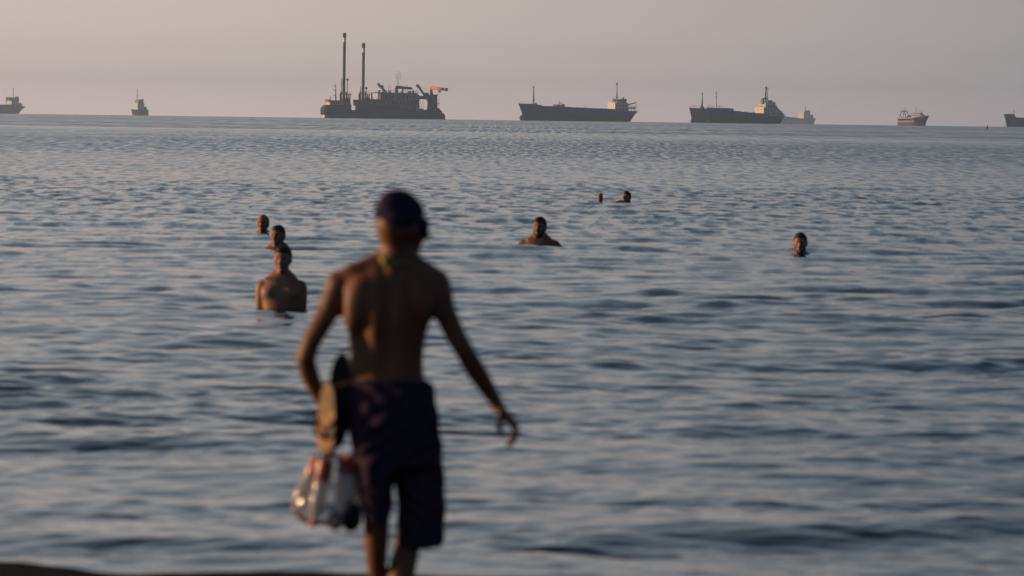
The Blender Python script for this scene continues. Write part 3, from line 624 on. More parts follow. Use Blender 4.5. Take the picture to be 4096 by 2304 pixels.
for px, py in ((3645, 452), (3650, 454), (3673, 440), (3683, 444), (3679, 448)): MB().tube((x7(px), 0, z7(px, 462)), (x7(px) + 0.4, 0, z7(px, py)), 0.16, 0.1, n=5).build('aerial', M_dgrey, r7)
mb = MB()
for s_ in (-1, 1):
    mb.tube((x7(3606), s_ * 2.6, z7(3606, 471)), (x7(3613), s_ * 1.6, z7(3613, 446)), 0.3, 0.24, n=6)
    mb.tube((x7(3630), s_ * 2.6, z7(3630, 471)), (x7(3624), s_ * 1.6, z7(3624, 446)), 0.3, 0.24, n=6)
mb.box(x7(3610), x7(3626), -1.9, 1.9, z7(3618, 447.5), z7(3618, 445.5)).tube((x7(3619), 0, z7(3619, 446)), (x7(3619), 0, z7(3619, 432)), 0.12, n=4)
for px in (3612, 3618, 3624): mb.box(x7(px) - 0.3, x7(px) + 0.3, -0.6, 0.6, z7(px, 446), z7(px, 443.5))
mb.build('stern_gallows', M_dgrey, r7)
MB().tube((x7(3637), -1.5, z7(3637, 468)), (x7(3637), 1.5, z7(3637, 468)), 1.1, n=12).box(x7(3630), x7(3645), -1.8, 1.8, z7(3637, 473), z7(3637, 469)).build('net_winch', M_dgrey, r7)
MB().tube((x7(3620), -2.6, z7(3620, 472)), (x7(3620), -2.6, z7(3620, 464)), 0.3, n=6).tube((x7(3641), -2.6, z7(3641, 472)), (x7(3641), -2.6, z7(3641, 467)), 0.3, n=6).build('deck_post', M_cream, r7)
MB().box(x7(3597), x7(3604), -3.0, 3.0, z7(3600, 472), z7(3600, 469.5)).build('stern_bulwark', M_cream, r7)

# ------------------------------------------------------------------ dark ship cut by the right edge of the picture
D8 = 4700.0; K8 = FPX / D8; T8 = R(25)
r8 = rot_ship('freighter', 4080, D8, T8, label='dark grey freighter with blunt high bow, at the right edge of the view', cat='ship')
def x8(px): return -(px - 4080) / (K8 * math.cos(T8))
def z8(px, py): return (hline(px) - py) / K8 + 0.6
hull(r8, [(x8(4420), x8(4400), 5.5, 4.5, z8(4400, 486)), (x8(4360), x8(4360), 6.5, 6.3, z8(4360, 487)), (x8(4100), x8(4100), 6.5, 6.3, z8(4100, 480)), (x8(4088), x8(4088), 6.5, 6.2, z8(4088, 478)), (x8(4050), x8(4056), 6.4, 5.6, z8(4050, 475)),
          (x8(4045), x8(4050), 6.2, 5.0, z8(4045, 470)), (x8(4041), x8(4044), 6.0, 4.2, z8(4041, 459)), (x8(4028), x8(4034), 3.6, 1.6, z8(4028, 459)), (x8(4014), x8(4026), 1.2, 0.4, z8(4014, 459))],
     [M_black, M_black, M_hatch], 2.0)
mb = MB()
for k in range(10): mb.box(x8(4062 + k * 4.5), x8(4060 + k * 4.5), -2, 2, z8(4060, 478), z8(4060, 472.5 + (k % 3) * 1.2))
mb.build('deck_fitting', M_dgrey, r8)
mast(r8, x8(4054), 0, z8(4054, 476), z8(4054, 440), 0.35, 0.16, ((z8(4054, 449), 0.8),), name='foremast', m=M_grey)
mb = MB().tube((x8(4017), 1.0, z8(4017, 493)), (x8(4013), 1.0, -1), 0.16, n=5); mb.build('anchor_chain', M_dgrey, r8)
MB().box(x8(4400), x8(4350), -6, 6, z8(4360, 490), z8(4360, 450)).build('superstructure', M_white, r8)

# ------------------------------------------------------------------ far ships, deep in the haze
D9 = 9800.0; K9 = FPX / D9; T9 = R(33)
r9 = rot_ship('distant_freighter', 3200, D9, T9, label='faint hazy freighter with pale deckhouse, behind the dark coaster\'s stern', cat='ship')
def x9(px): return -(px - 3200) / (K9 * math.cos(T9))
def z9(px, py): return (hline(px) - py) / K9 + 1.5
hull(r9, [(x9(3256), x9(3248), 7, 5, z9(3256, 473)), (x9(3240), x9(3236), 9, 8, z9(3240, 474)), (x9(3190), x9(3190), 9, 9, z9(3190, 473)), (x9(3130), x9(3130), 9, 9, z9(3130, 466)), (x9(3060), x9(3062), 9, 7, z9(3060, 464)), (x9(3020), x9(3030), 1, 0.5, z9(3020, 460))],
     [M_pale, M_pale, M_pale], 4.0)
MB().box(x9(3228), x9(3204), -8, 8, z9(3210, 474), z9(3210, 449)).build('superstructure', M_cream, r9)
MB().box(x9(3236), x9(3222), -5, 5, z9(3230, 474), z9(3230, 442), tx=1).build('funnel', M_pale, r9)
MB().box(x9(3246), x9(3236), -7, 7, z9(3240, 474), z9(3240, 460), tx=1).build('aft_house', M_pale, r9)
MB().box(x9(3218), x9(3210), -6, 6, z9(3215, 449), z9(3215, 443)).build('bridge', M_pale, r9)
mast(r9, x9(3221), 0, z9(3221, 449), z9(3221, 428), 0.6, 0.4, ((z9(3221, 432), 2),))

D1 = 8200.0; K1 = FPX / D1; T1 = R(25)
r1 = rot_ship('distant_freighter', 40, D1, T1, label='hazy freighter stern with deckhouse, cut by the left edge of the view', cat='ship')
def x1(px): return -(px - 40) / (K1 * math.cos(T1))
def z1(px, py): return (hline(px) - py) / K1 + 1.2
hull(r1, [(x1(95), x1(68), 7, 2, z1(95, 427)), (x1(84), x1(66), 9, 6, z1(84, 427)), (x1(50), x1(50), 9, 9, z1(50, 420)), (x1(0), x1(0), 9, 9, z1(0, 420)), (x1(-200), x1(-200), 9, 9, z1(-200, 418)), (x1(-260), x1(-250), 1, 0.5, z1(-260, 412))],
     [M_black, M_black, M_hatch], 4.0)
MB().box(x1(66), x1(38), -8, 8, z1(50, 424), z1(50, 405)).box(x1(80), x1(64), -7, 7, z1(70, 426), z1(70, 414), tx=1).build('superstructure', M_white, r1)
MB().box(x1(56), x1(42), -9, 9, z1(50, 405), z1(50, 392), tx=0.5).build('bridge', M_grey, r1)
MB().box(x1(71), x1(60), -4, 4, z1(65, 408), z1(65, 388), tx=0.8).build('funnel', M_redp, r1)
MB().box(x1(38), x1(31), -9, 9, z1(35, 404), z1(35, 390), tx=0.5).build('bridge_wing', M_dgrey, r1)
mast(r1, x1(52), 0, z1(52, 392), z1(52, 354), 0.55, 0.3, ((z1(52, 358), 1.5),))
mast(r1, x1(26), 0, z1(26, 420), z1(26, 400), 0.5, 0.3, name='derrick_post')

D2 = 7600.0; K2 = FPX / D2; T2 = R(20)
r2 = rot_ship('distant_coaster', 555, D2, T2, label='hazy grey ship seen nearly bow on, with tall wheelhouse, at left', cat='ship')
def w2(px): return (px - 555) / K2          # across the view
def z2(px, py): return (hline(px) - py) / K2 + 1.0
def x2(px): return -(px - 555) / (K2 * math.cos(T2))
hull(r2, [(x2(588), x2(586), 8, 7, z2(596, 442)), (x2(575), x2(575), 9.5, 9, z2(580, 441)), (x2(545), x2(545), 9.5, 9, z2(540, 440)), (x2(534), x2(537), 7, 4.5, z2(534, 440)), (x2(526), x2(531), 1, 0.5, z2(526, 439))],
     [M_black, M_boot, M_hatch], 3.2)
MB().box(x2(570), x2(544), -7.8, 7.8, z2(555, 441), z2(555, 414)).build('superstructure', M_cream, r2)
MB().box(x2(566), x2(546), -9, 9, z2(555, 414), z2(555, 400), tx=1).build('bridge', M_grey, r2)
MB().box(x2(572), x2(569), -1.5, 1.5, z2(570, 430), z2(570, 398)).build('funnel', M_black, r2)
MB().box(x2(584), x2(572), -6, 6, z2(580, 444), z2(580, 429), tx=3, ty=1).build('aft_house', M_grey, r2)
mast(r2, x2(548), 0, z2(545, 400), z2(545, 355), 0.45, 0.2, ((z2(545, 364), 1.5), (z2(545, 385), 2.2)))

# ------------------------------------------------------------------ marker post in the water
pm = on_water(3949, 515)
rm = empty('marker_post', (pm.x, pm.y, drop(pm.x, pm.y)), label='small dark leaning marker post with white tip, between trawler and right edge', cat='marker')
km = FPX / pm.y
MB().tube((-0.12, 0, -0.6), (0.10, 0, 15 / km), 2.6 / km, 2.2 / km, n=10).build('post', M_marker, rm)
MB().tube((0.10, 0, 15 / km), (0.13, 0, 19 / km), 2.3 / km, 1.2 / km, n=10).build('topmark', M_white, rm)
MB().ell((-0.35, 0, 0), (7 / km, 0.5, 1.3 / km), 10, 6).build('float', M_marker, rm)

# ------------------------------------------------------------------ people
def skin_mat(name, col, col2):
    return mat(name, col, 0.52, 0.35, noise=(9.0, col2, 0.42, 0.62, (1, 1, 1)))
M_skinA = skin_mat('brown_skin', (0.165, 0.072, 0.036), (0.125, 0.052, 0.026))
M_skinB = skin_mat('tanned_skin', (0.24, 0.125, 0.072), (0.19, 0.095, 0.052))
M_skinC = skin_mat('olive_skin', (0.27, 0.145, 0.09), (0.22, 0.115, 0.068))
M_hair = mat('black_hair', (0.012, 0.010, 0.009), 0.65, 0.3, noise=(60, (0.02, 0.016, 0.014), 0.4, 0.6, (1, 1, 1)), bump=0.004)
M_ghair = mat('thin_grey_hair', (0.13, 0.10, 0.08), 0.7, 0.2, noise=(60, (0.06, 0.045, 0.035), 0.4, 0.6, (1, 1, 1)), bump=0.003)
M_eye = mat('eye', (0.03, 0.02, 0.015), 0.2, 0.5)

def Rz(a): return Matrix.Rotation(a, 3, 'Z')
class Flesh(MB):
    """overlapping rounded pieces that are afterwards fused into one continuous skin"""
    def __init__(s): super().__init__(); s.M = Matrix.Identity(3); s.o = Vector((0, 0, 0)); s.sc = 1.0
    def frame(s, M, o, sc=1.0): s.M = M; s.o = Vector(o); s.sc = sc; return s
    def T(s, p): return s.M @ (Vector(p) * s.sc) + s.o
    def e(s, c, r, rot=None):
        rt = s.M if rot is None else s.M @ rot
        return s.ell(s.T(c), [q * s.sc for q in r], 20, 14, rot=rt)
    def limb(s, pts, rs):
        """rounded chain with a radius at every joint"""
        pts = [s.T(p) for p in pts]; rs = [q * s.sc for q in rs]
        for i in range(len(pts) - 1):
            p, q = pts[i], pts[i + 1]; d = (q - p).length; n = max(2, int(d / (min(rs[i], rs[i + 1]) * 0.5)))
            s.tube(p, q, rs[i], rs[i + 1], n=16)
        for p, r_ in zip(pts, rs): s.ell(p, (r_, r_, r_), 16, 10)
        return s
    def rings(s, rr, n=28):
        """(centre x, y, z, half width, half depth)"""
        out = []
        for x, y, z, a, b_ in rr:
            out.append([s.T((x + a * math.copysign(abs(math.cos(t)) ** 0.85, math.cos(t)), y + b_ * math.copysign(abs(math.sin(t)) ** 0.85, math.sin(t)), z)) for t in [2 * math.pi * k / n for k in range(n)]])
        return s.loft(out)
def organic(fl, name, m, parent, voxel=0.006, it=6, cloth=None, soft=None, **kw):
    me = bpy.data.meshes.new(name); me.from_pydata(fl.v, [], fl.f)
    bm_ = bmesh.new(); bm_.from_mesh(me); bmesh.ops.recalc_face_normals(bm_, faces=bm_.faces); bm_.to_mesh(me); bm_.free()
    o = bpy.data.objects.new(name, me); COL.objects.link(o)
    a = o.modifiers.new('r', 'REMESH'); a.mode = 'VOXEL'; a.voxel_size = voxel; a.use_smooth_shade = True
    c = o.modifiers.new('s', 'SMOOTH'); c.factor = 0.5; c.iterations = it
    dg = bpy.context.evaluated_depsgraph_get(); dg.update()
    me2 = bpy.data.meshes.new_from_object(o.evaluated_get(dg))
    o.modifiers.clear(); o.data = me2; bpy.data.meshes.remove(me); me2.name = name
    n = len(me2.vertices); co = np.empty(n * 3, np.float32); me2.vertices.foreach_get('co', co); co = co.reshape(-1, 3)
    if soft is not None:                       # extra smoothing of the trunk only: rounds there run softly into each other
        ne = len(me2.edges); ed = np.empty(ne * 2, np.int32); me2.edges.foreach_get('vertices', ed); ed = ed.reshape(-1, 2)
        w_ = soft[1](co)[:, None]; dg_ = np.bincount(ed.ravel(), minlength=n)[:, None]; co = co.astype(np.float64)
        for _ in range(soft[0]):
            acc = np.stack([np.bincount(ed[:, 0], co[ed[:, 1], a_], n) + np.bincount(ed[:, 1], co[ed[:, 0], a_], n) for a_ in range(3)], -1) / dg_
            co = co + (acc - co) * w_ * .8
        me2.vertices.foreach_set('co', co.astype(np.float32).ravel())
    if cloth is not None: me2.vertices.foreach_set('co', cloth(co).astype(np.float32).ravel())
    me2.polygons.foreach_set('use_smooth', np.ones(len(me2.polygons), bool))
    me2.materials.clear(); me2.materials.append(m); o.parent = parent
    return tag(o, **kw)
def head(f, lips=True):
    f.e((0, .014, .020), (.074, .093, .098)); f.e((0, -.022, -.030), (.061, .070, .085)); f.e((0, -.038, -.078), (.045, .046, .038))
    f.limb([(0, -.086, .014), (0, -.104, -.026)], [.009, .014]); f.e((.011, -.098, -.031), (.010, .012, .009)); f.e((-.011, -.098, -.031), (.010, .012, .009))
    f.e((0, -.080, .026), (.052, .018, .010))
    for s_ in (-1, 1):
        f.e((s_ * .038, -.066, -.028), (.022, .024, .020)); f.e((s_ * .076, .012, -.004), (.010, .019, .031), Rz(s_ * .35))
    f.e((0, -.090, -.060), (.024, .012, .006)); f.e((0, -.088, -.071), (.021, .012, .006)); f.e((0, -.082, -.100), (.022, .016, .014))
def hair_on(root, M, o, sc, kind, vox=0.007):
    if kind == 'bald': return
    f = Flesh().frame(M, o, sc)
    if kind == 'short': f.e((0, .026, .034), (.080, .092, .094)); f.e((0, .048, .0), (.076, .070, .080)); f.e((0, -.02, .085), (.060, .062, .040))
    if kind == 'grey': f.e((0, .028, .022), (.0785, .090, .090)); f.e((0, .048, -.01), (.076, .068, .076))
    organic(f, 'hair', M_ghair if kind == 'grey' else M_hair, root, vox, 3, cloth=lambda co: co + (rng.normal(0, 1, co.shape) * 0.0012 * sc))
def beard_on(root, M, o, sc, vox=0.007):
    f = Flesh().frame(M, o, sc)
    f.e((0, -.046, -.088), (.048, .046, .040)); f.e((.052, -.018, -.050), (.016, .034, .038)); f.e((-.052, -.018, -.050), (.016, .034, .038)); f.e((0, -.098, -.047), (.028, .010, .007))
    organic(f, 'beard', M_hair, root, vox, 3, cloth=lambda co: co + (rng.normal(0, 1, co.shape) * 0.001 * sc))
def eyes_on(root, M, o, sc):
    for s_ in (-1, 1):
        f = Flesh().frame(M, o, sc); f.e((s_ * .031, -.083, .006), (.012, .007, .006)); f.build('eye', M_eye, root, smooth=True)

def hand(f, wr, dirv, side, palm_n, sc=1.0, curl=0.6, thumb=None):
    """a hand from the wrist wr along dirv; palm_n: the way the palm faces; side: the way the thumb lies"""
    w = Vector(wr); d = Vector(dirv).normalized(); pn = Vector(palm_n); pn = (pn - d * pn.dot(d)).normalized()
    sd = Vector(side); sd = (sd - d * sd.dot(d) - pn * sd.dot(pn)).normalized()
    for t in (-.027, -.009, .009, .027):
        f.limb([w + sd * t * .7 * sc + d * .012 * sc, w + (d * .085 + sd * t * 1.12) * sc], [.0155 * sc, .0125 * sc])
    for t, ln in ((.030, .070), (.010, .079), (-.010, .073), (-.029, .058)):
        b = w + (d * .088 + sd * t * 1.12) * sc; a = curl; p = [b]; dd = d
        for q in (.45, .32, .25):
            dd = (d * math.cos(a) + pn * math.sin(a)); b = b + dd * ln * q * sc; p.append(b); a += curl * .9
        f.limb(p, [.0108 * sc, .0102 * sc, .0096 * sc, .0085 * sc])
    b = w + (sd * .024 + d * .022) * sc
    if thumb is None: thumb = (sd * .7 + d * .75 + pn * .35)
    th = Vector(thumb).normalized(); q = b + th * .046 * sc; e_ = q + (th * .5 + d * .8 + pn * .2).normalized() * .040 * sc
    f.limb([b, q, e_], [.0145 * sc, .0115 * sc, .0085 * sc])

def swimmer(px, py_top, py_w, facing, arms, hairk, skin, sc=1.1, beard=False, wide=1.0, lean=0.0, vox=0.011, up=.05, **kw):
    w = on_water(px, py_w); k = FPX / w.y
    h_top = (py_w - py_top) / k
    r = empty('person', (w.x, w.y, drop(w.x, w.y)), **kw)
    ho = Vector((0, 0, h_top - .118 * sc)); Mh = Rz(facing)
    f = Flesh().frame(Mh, ho, sc); head(f)
    f.limb([(0, .014, -.055), (0, .03, -.17)], [.053, .056])
    f.frame(Rz(facing * 0.35), ho + Vector((lean, 0, up * sc)), sc)
    f.rings([(0, .03, -.160, .062, .050), (0, .03, -.195, .108 * wide, .062), (0, .03, -.222, .142 * wide, .072), (0, .03, -.262, .176 * wide, .088), (0, .025, -.31, .194 * wide, .102), (0, .02, -.38, .180 * wide, .110), (0, .02, -.47, .162, .106), (0, .02, -.62, .150, .100), (0, .02, -.80, .165, .110)])
    for s_ in (-1, 1):
        f.limb([(s_ * .03, .04, -.155), (s_ * .11, .04, -.212)], [.034, .030])
        f.e((s_ * .085, -.052, -.350), (.085, .045, .062)); f.limb([(s_ * .03, -.040, -.228), (s_ * .15, -.022, -.215)], [.014, .014])
        f.e((s_ * .174 * wide, .025, -.292), (.062, .058, .064))
    f.e((0, .03, -.86), (.17, .11, .12))
    for s_, a in zip((-1, 1), arms):
        sh = Vector((s_ * .192 * wide, .022, -.315))
        el, wr = sh + Vector(a[0]), sh + Vector(a[1])
        f.limb([sh, (sh + el) / 2, el, (el * .6 + wr * .4), wr], [.050, .045, .037, .036, .025])
        hand(f, f.T(wr) * 1.0, f.M @ (wr - el), f.M @ Vector((-s_, -.3, 0)), Vector((0, 0, -1)), 1.0, .3) if False else None
        f2 = Flesh(); hand(f2, wr, wr - el, Vector((0, -1, 0.2)), Vector((-s_ * .3, 0, -1)), 1.0, .35)
        n0 = len(f.v); f.v += [tuple(f.T(v)) for v in f2.v]; f.f += [tuple(i + n0 for i in q) for q in f2.f]; f.m += f2.m
    organic(f, 'body', skin, r, vox, 3, soft=(16, lambda c: np.clip((h_top - (.27 - up) * sc - c[:, 2]) * 20, 0, 1)))
    hair_on(r, Mh, ho, sc, hairk, vox * .8)
    if beard: beard_on(r, Mh, ho, sc, vox * .8)
    eyes_on(r, Mh, ho, sc)
    return r
DOWN = (((-.005, .01, -.27), (.03, -.06, -.50)), ((.005, .01, -.27), (-.03, -.06, -.50)))
SPREAD = (((-.25, -.05, -.10), (-.36, -.25, -.22)), ((.22, -.05, -.12), (.30, -.25, -.22)))
LOW = (((-.20, -.10, -.18), (-.25, -.3, -.3)), ((.20, -.10, -.18), (.25, -.3, -.3)))
swimmer(1051, 857, 930, R(-14), LOW, 'grey', M_skinB, 1.16, label='balding bather submerged to the chin, farthest of the three at left', cat='person')
swimmer(1110, 902, 1003, R(-22), SPREAD, 'short', M_skinB, 1.16, wide=1.05, up=.075, label='dark haired bather, shoulders just awash, between the balding head and the chest-deep man', cat='person')
swimmer(1128, 984, 1238, R(-10), DOWN, 'short', M_skinC, 1.06, wide=.97, lean=-.01, vox=0.009, label='bare chested man standing chest deep, facing the shore beside the walking man\'s shoulder', cat='person')
swimmer(2157, 869, 984, R(-16), SPREAD, 'short', M_skinB, 1.20, beard=True, wide=1.10, up=.080, label='bearded bather with shoulders out and arms spread, in mid sea', cat='person')
swimmer(3200, 932, 1024, R(-6), SPREAD, 'short', M_skinC, 1.20, beard=True, wide=1.05, up=.060, label='bather with dark hair and moustache, alone in the sea at right', cat='person')

# bather floating on the back with one foot up
w = on_water(2505, 811); kE = FPX / w.y
rE = empty('person', (w.x, w.y, drop(w.x, w.y)), label='bather floating on the back, head and one raised foot above water', cat='person')
ho = Vector((0, 0, .245 - .125)); Mh = Rz(R(-34)) @ Matrix.Rotation(R(-8), 3, 'X')
f = Flesh().frame(Mh, ho, 1.08); head(f); f.frame(Matrix.Identity(3), (0, 0, 0), 1.0)
f.limb([(0, .0, .04), (-.03, -.06, -.09)], [.056, .062])
f.limb([(-.05, -.12, -.085), (-.13, -.35, -.075), (-.22, -.62, -.10)], [.13, .145, .13])
for s_ in (-1, 1):
    f.limb([(-.05 + s_ * .17, -.12, -.11), (-.12 + s_ * .32, -.28, -.14), (-.2 + s_ * .38, -.5, -.12)], [.055, .04, .028])
f.limb([(-.26, -.68, -.18), (-.42, -1.02, -.06), (-.585, -1.28, -.02)], [.085, .062, .042])
f.limb([(-.15, -.68, -.20), (-.30, -1.05, -.18), (-.42, -1.40, -.16)], [.085, .062, .042])
fx = -(2505 - 2397) / kE
f.limb([(fx, -1.29, -.02), (fx - .003, -1.30, .07), (fx, -1.31, .150)], [.052, .054, .060])
for i, (t, h_) in enumerate(((-.036, .2), (-.019, .212), (-.001, .217), (.017, .215), (.038, .21))):
    f.limb([(fx + t * .9, -1.31, .155), (fx + t, -1.315, h_ - .008)], [.017, .016 if i < 4 else .020])
organic(f, 'body', M_skinC, rE, .010, 3)
hair_on(rE, Mh, ho, 1.08, 'short', .009); eyes_on(rE, Mh, ho, 1.08)

# ------------------------------------------------------------------ the walking man, seen from behind
DM = 19.9; KM = FPX / DM
g0 = P(1590, 2000, DM); gz = float(sand_z(np.array(g0.x), np.array(DM)))
man = empty('person', (g0.x, DM, gz), label='shirtless man in dark cap and long shorts walking to the water, back turned', cat='person')
def q(px, py, dy=0.0): return P(px, py, DM + dy) - Vector((g0.x, DM, gz))
f = Flesh()
def ringpx(py, xl, xr, dep, dy=0.0, k=0.93):
    a = q(xl, py, dy); b = q(xr, py, dy); c = (a + b) / 2
    return (c.x, c.y, c.z, (b.x - a.x) / 2 * 1.045, dep)
f.rings([ringpx(1052, 1515, 1652, .052, .015), ringpx(1078, 1440, 1708, .066, .01), ringpx(1105, 1378, 1742, .084, .01), ringpx(1150, 1362, 1752, .097, .01), ringpx(1210, 1368, 1745, .103, .015), ringpx(1262, 1374, 1722, .102, .015),
         ringpx(1320, 1396, 1704, .097, .015), ringpx(1400, 1404, 1690, .088, .01), ringpx(1473, 1403, 1688, .084, .005), ringpx(1540, 1406, 1698, .092, 0), ringpx(1620, 1410, 1715, .105, 0), ringpx(1700, 1415, 1725, .105, 0)])
# shoulder blades, the muscle along the spine, deltoids
rotL = Matrix.Rotation(R(14), 3, 'Y'); rotR = Matrix.Rotation(R(-12), 3, 'Y')
f.ell(q(1440, 1200, -.066), (.058, .034, .088), 20, 14, rot=rotL); f.ell(q(1424, 1262, -.056), (.046, .040, .060), 20, 14, rot=rotL)
f.ell(q(1676, 1200, -.060), (.056, .032, .086), 20, 14, rot=rotR)
for px_ in (1506, 1606):
    f.limb([q(px_ + 4, 1070, -.020), q(px_, 1150, -.062), q(px_, 1260, -.072), q(px_, 1380, -.056), q(px_, 1520, -.052)], [.032, .036, .036, .036, .034])
f.limb([q(1566, 1040, -.035), q(1566, 1090, -.062)], [.022, .018])
f.limb([q(1552, 1035, .0), q(1400, 1095, -.015)], [.040, .036]); f.limb([q(1618, 1035, .0), q(1720, 1092, -.015)], [.040, .036])
f.ell(q(1354, 1140, 0), (.045, .050, .056), 20, 14); f.ell(q(1757, 1138, .0), (.043, .048, .056), 20, 14)
# neck and head, turned to the right
f.limb([q(1581, 1060, .0), q(1583, 1000, .0), q(1594, 945, .0)], [.062, .058, .056])
hd = q(1604, 915, .0) + Vector((0, .01, 0)); MH = Rz(R(180 - 38))
n0 = Flesh().frame(MH, hd, 1.0); head(n0)
o0 = len(f.v); f.v += n0.v; f.f += [tuple(i + o0 for i in t_) for t_ in n0.f]; f.m += n0.m
# arms
f.limb([q(1354, 1140, .0), q(1318, 1240, -.01), q(1245, 1368, -.03), q(1222, 1432, -.03), q(1236, 1490, .0), q(1266, 1560, .03), q(1290, 1608, .045)],
       [.046, .041, .034, .034, .034, .028, .023])
hand(f, q(1290, 1608, .045), q(1330, 1690, .02) - q(1290, 1608, .045), Vector((0, -1, 0)), Vector((1, 0, 0)), .95, 1.0)
f.limb([q(1757, 1142, .0), q(1772, 1235, .0), q(1822, 1345, .01), q(1862, 1412, .015), q(1908, 1488, .05), q(1954, 1560, .09), q(1996, 1628, .12)],
       [.046, .043, .038, .035, .036, .029, .023])
hand(f, q(1996, 1628, .12), q(2048, 1688, .12) - q(1996, 1628, .12), Vector((-.8, -.5, -.3)), Vector((-.75, .1, -.5)), 1.0, .64, thumb=q(1975, 1700, .1) - q(1992, 1640, .11))
# legs
f.limb([q(1492, 1650, 0), q(1496, 1850, -.03), q(1506, 2070, -.02), q(1505, 2170, .0), q(1508, 2300, .05), q(1512, 2420, .09)], [.078, .066, .047, .043, .031, .026])
f.limb([q(1640, 1650, 0), q(1650, 1850, .06), q(1652, 2060, .10), q(1628, 2190, .06), q(1602, 2310, .03), q(1588, 2440, .0)], [.080, .068, .050, .046, .049, .028])
for cx, cy_, dy in ((1512, 2440, .09), (1588, 2450, .0)):
    a = q(cx, cy_, dy); zf = .028
    f.limb([a, (a.x, a.y - .02, zf + .01), (a.x - .004, a.y + .09, zf), (a.x, a.y + .15, zf - .006)], [.028, .030, .028, .020])
    for t in (-.030, -.014, .002, .017, .033): f.limb([(a.x + t * .8, a.y + .14, .018), (a.x + t, a.y + .185, .014)], [.013, .010])
f.v = [tuple(v) for v in f.v]
organic(f, 'body', M_skinA, man, .0052, 4, soft=(26, lambda c: np.clip(1 - (np.abs(c[:, 0] + .02) - .20) * 25, 0, 1) * np.clip((c[:, 2] - .75) * 8, 0, 1) * np.clip((1.36 - c[:, 2]) * 20, .12, 1)))
# cap with the peak over the right side
M_cap = mat('navy_cap_cloth', (0.016, 0.016, 0.040), 0.9, 0.1, noise=(30, (0.03, 0.022, 0.035), 0.45, 0.7, (1, 1, 1)), bump=.002)
fc = Flesh().frame(MH, hd, 1.0)
fc.e((0, .010, .056), (.081, .101, .072)); fc.e((0, .02, .078), (.066, .085, .062)); fc.e((-.02, .04, .040), (.070, .070, .045))
cap = organic(fc, 'cap', M_cap, man, .005, 4)
fb = Flesh().frame(MH @ Matrix.Rotation(R(24), 3, 'X'), hd, 1.0)
nb = 18; top = []; bot = []
for i in range(nb + 1):
    a = math.pi * i / nb; x = -.072 * math.cos(a); out = .062 * math.sin(a)
    top.append((x, -.075 - out, .030 - abs(x) * .35)); 
inner = [(-.072 * math.cos(math.pi * i / nb), -.060, .034 - abs(.072 * math.cos(math.pi * i / nb)) * .35) for i in range(nb + 1)]
for dz in (0, -.005):
    o0 = len(fb.v); fb.v += [tuple(fb.T((x, y, z + dz))) for x, y, z in top] + [tuple(fb.T((x, y, z + dz))) for x, y, z in inner]
    for i in range(nb): fb.f.append((o0 + i, o0 + i + 1, o0 + nb + 2 + i, o0 + nb + 1 + i)); fb.m.append(0)
for i in range(nb): fb.f.append((i, i + 1, 2 * (nb + 1) + i + 1, 2 * (nb + 1) + i)); fb.m.append(0)
fb.build('peak', M_cap, cap, smooth=True)
# back of the cap hangs low over the right ear
fl = Flesh(); fl.ell(q(1688, 908, -.01), (.026, .048, .036), 18, 12, rot=Matrix.Rotation(R(28), 3, 'Y')); fl.ell(q(1706, 934, .0), (.014, .036, .013), 18, 12, rot=Matrix.Rotation(R(30), 3, 'Y'))
organic(fl, 'cap_flap', M_cap, cap, .005, 3)
# neck cord
M_cord = mat('yellow_green_cord', (0.24, 0.25, 0.05), 0.6, 0.3)
fn_ = Flesh(); cN = q(1580, 1022, .0); pts = [cN + Vector((.0635 * math.cos(a), .064 * math.sin(a), .010 * math.cos(a) * -1 + .022 * math.sin(a))) for a in np.linspace(0, 2 * math.pi, 25)]
fn_.limb(pts, [.0045] * 25); fn_.limb([cN + Vector((-.040, -.056, -.012)), cN + Vector((-.026, -.064, -.030))], [.011, .009]); fn_.build('neck_cord', M_cord, man, smooth=True)
# shorts
M_short = mat('navy_shorts_cloth', (0.020, 0.016, 0.038), 0.9, 0.1, noise=(3.2, (0.07, 0.042, 0.056), 0.48, 0.74, (1.6, 1, 0.7)), bump=.004)  # reddish noise zones paint in light glowing through the navy cloth
fs = Flesh()
fs.rings([ringpx(1524, 1402, 1712, .104, 0), ringpx(1545, 1400, 1730, .110, 0), ringpx(1620, 1398, 1742, .124, 0), ringpx(1700, 1400, 1752, .128, 0), ringpx(1780, 1408, 1762, .122, .01), ringpx(1850, 1424, 1768, .112, .015), ringpx(1876, 1432, 1770, .10, .02)])
fs.rings([ringpx(1740, 1404, 1590, .105, -.01), ringpx(1850, 1424, 1580, .104, -.02), ringpx(1921, 1432, 1572, .10, -.02), ringpx(2010, 1450, 1570, .088, -.02), ringpx(2096, 1459, 1558, .078, -.015)])
fs.rings([ringpx(1740, 1570, 1760, .11, .02), ringpx(1860, 1580, 1770, .11, .05), ringpx(1980, 1590, 1779, .11, .07), ringpx(2080, 1592, 1778, .105, .08), ringpx(2160, 1584, 1772, .098, .08), ringpx(2186, 1600, 1768, .090, .08)])
fs.ell(q(1700, 2150, .03), (.060, .05, .045), 16, 10)
def folds(co):
    x, y, z = co[:, 0], co[:, 1], co[:, 2]
    d = .0065 * np.sin(70 * x + 9 * np.sin(14 * z)) * np.clip((1.05 - z) * 2.5, 0, 1) + .005 * np.sin(38 * z + 30 * x) + .002 * np.sin(95 * z - 40 * x + 20 * y)
    out = co.copy(); out[:, 1] += d * np.sign(y - .02) ; out[:, 0] += .0025 * np.sin(60 * z + 12 * y); return out
sh_ = organic(fs, 'shorts', M_short, man, .0065, 5, cloth=folds)
fw = Flesh(); c0 = q(1557, 1528, 0)
fw.rings([ringpx(1518, 1400, 1708, .104, 0), ringpx(1536, 1399, 1714, .109, 0)]); organic(fw, 'waistband', M_cap, sh_, .006, 2)

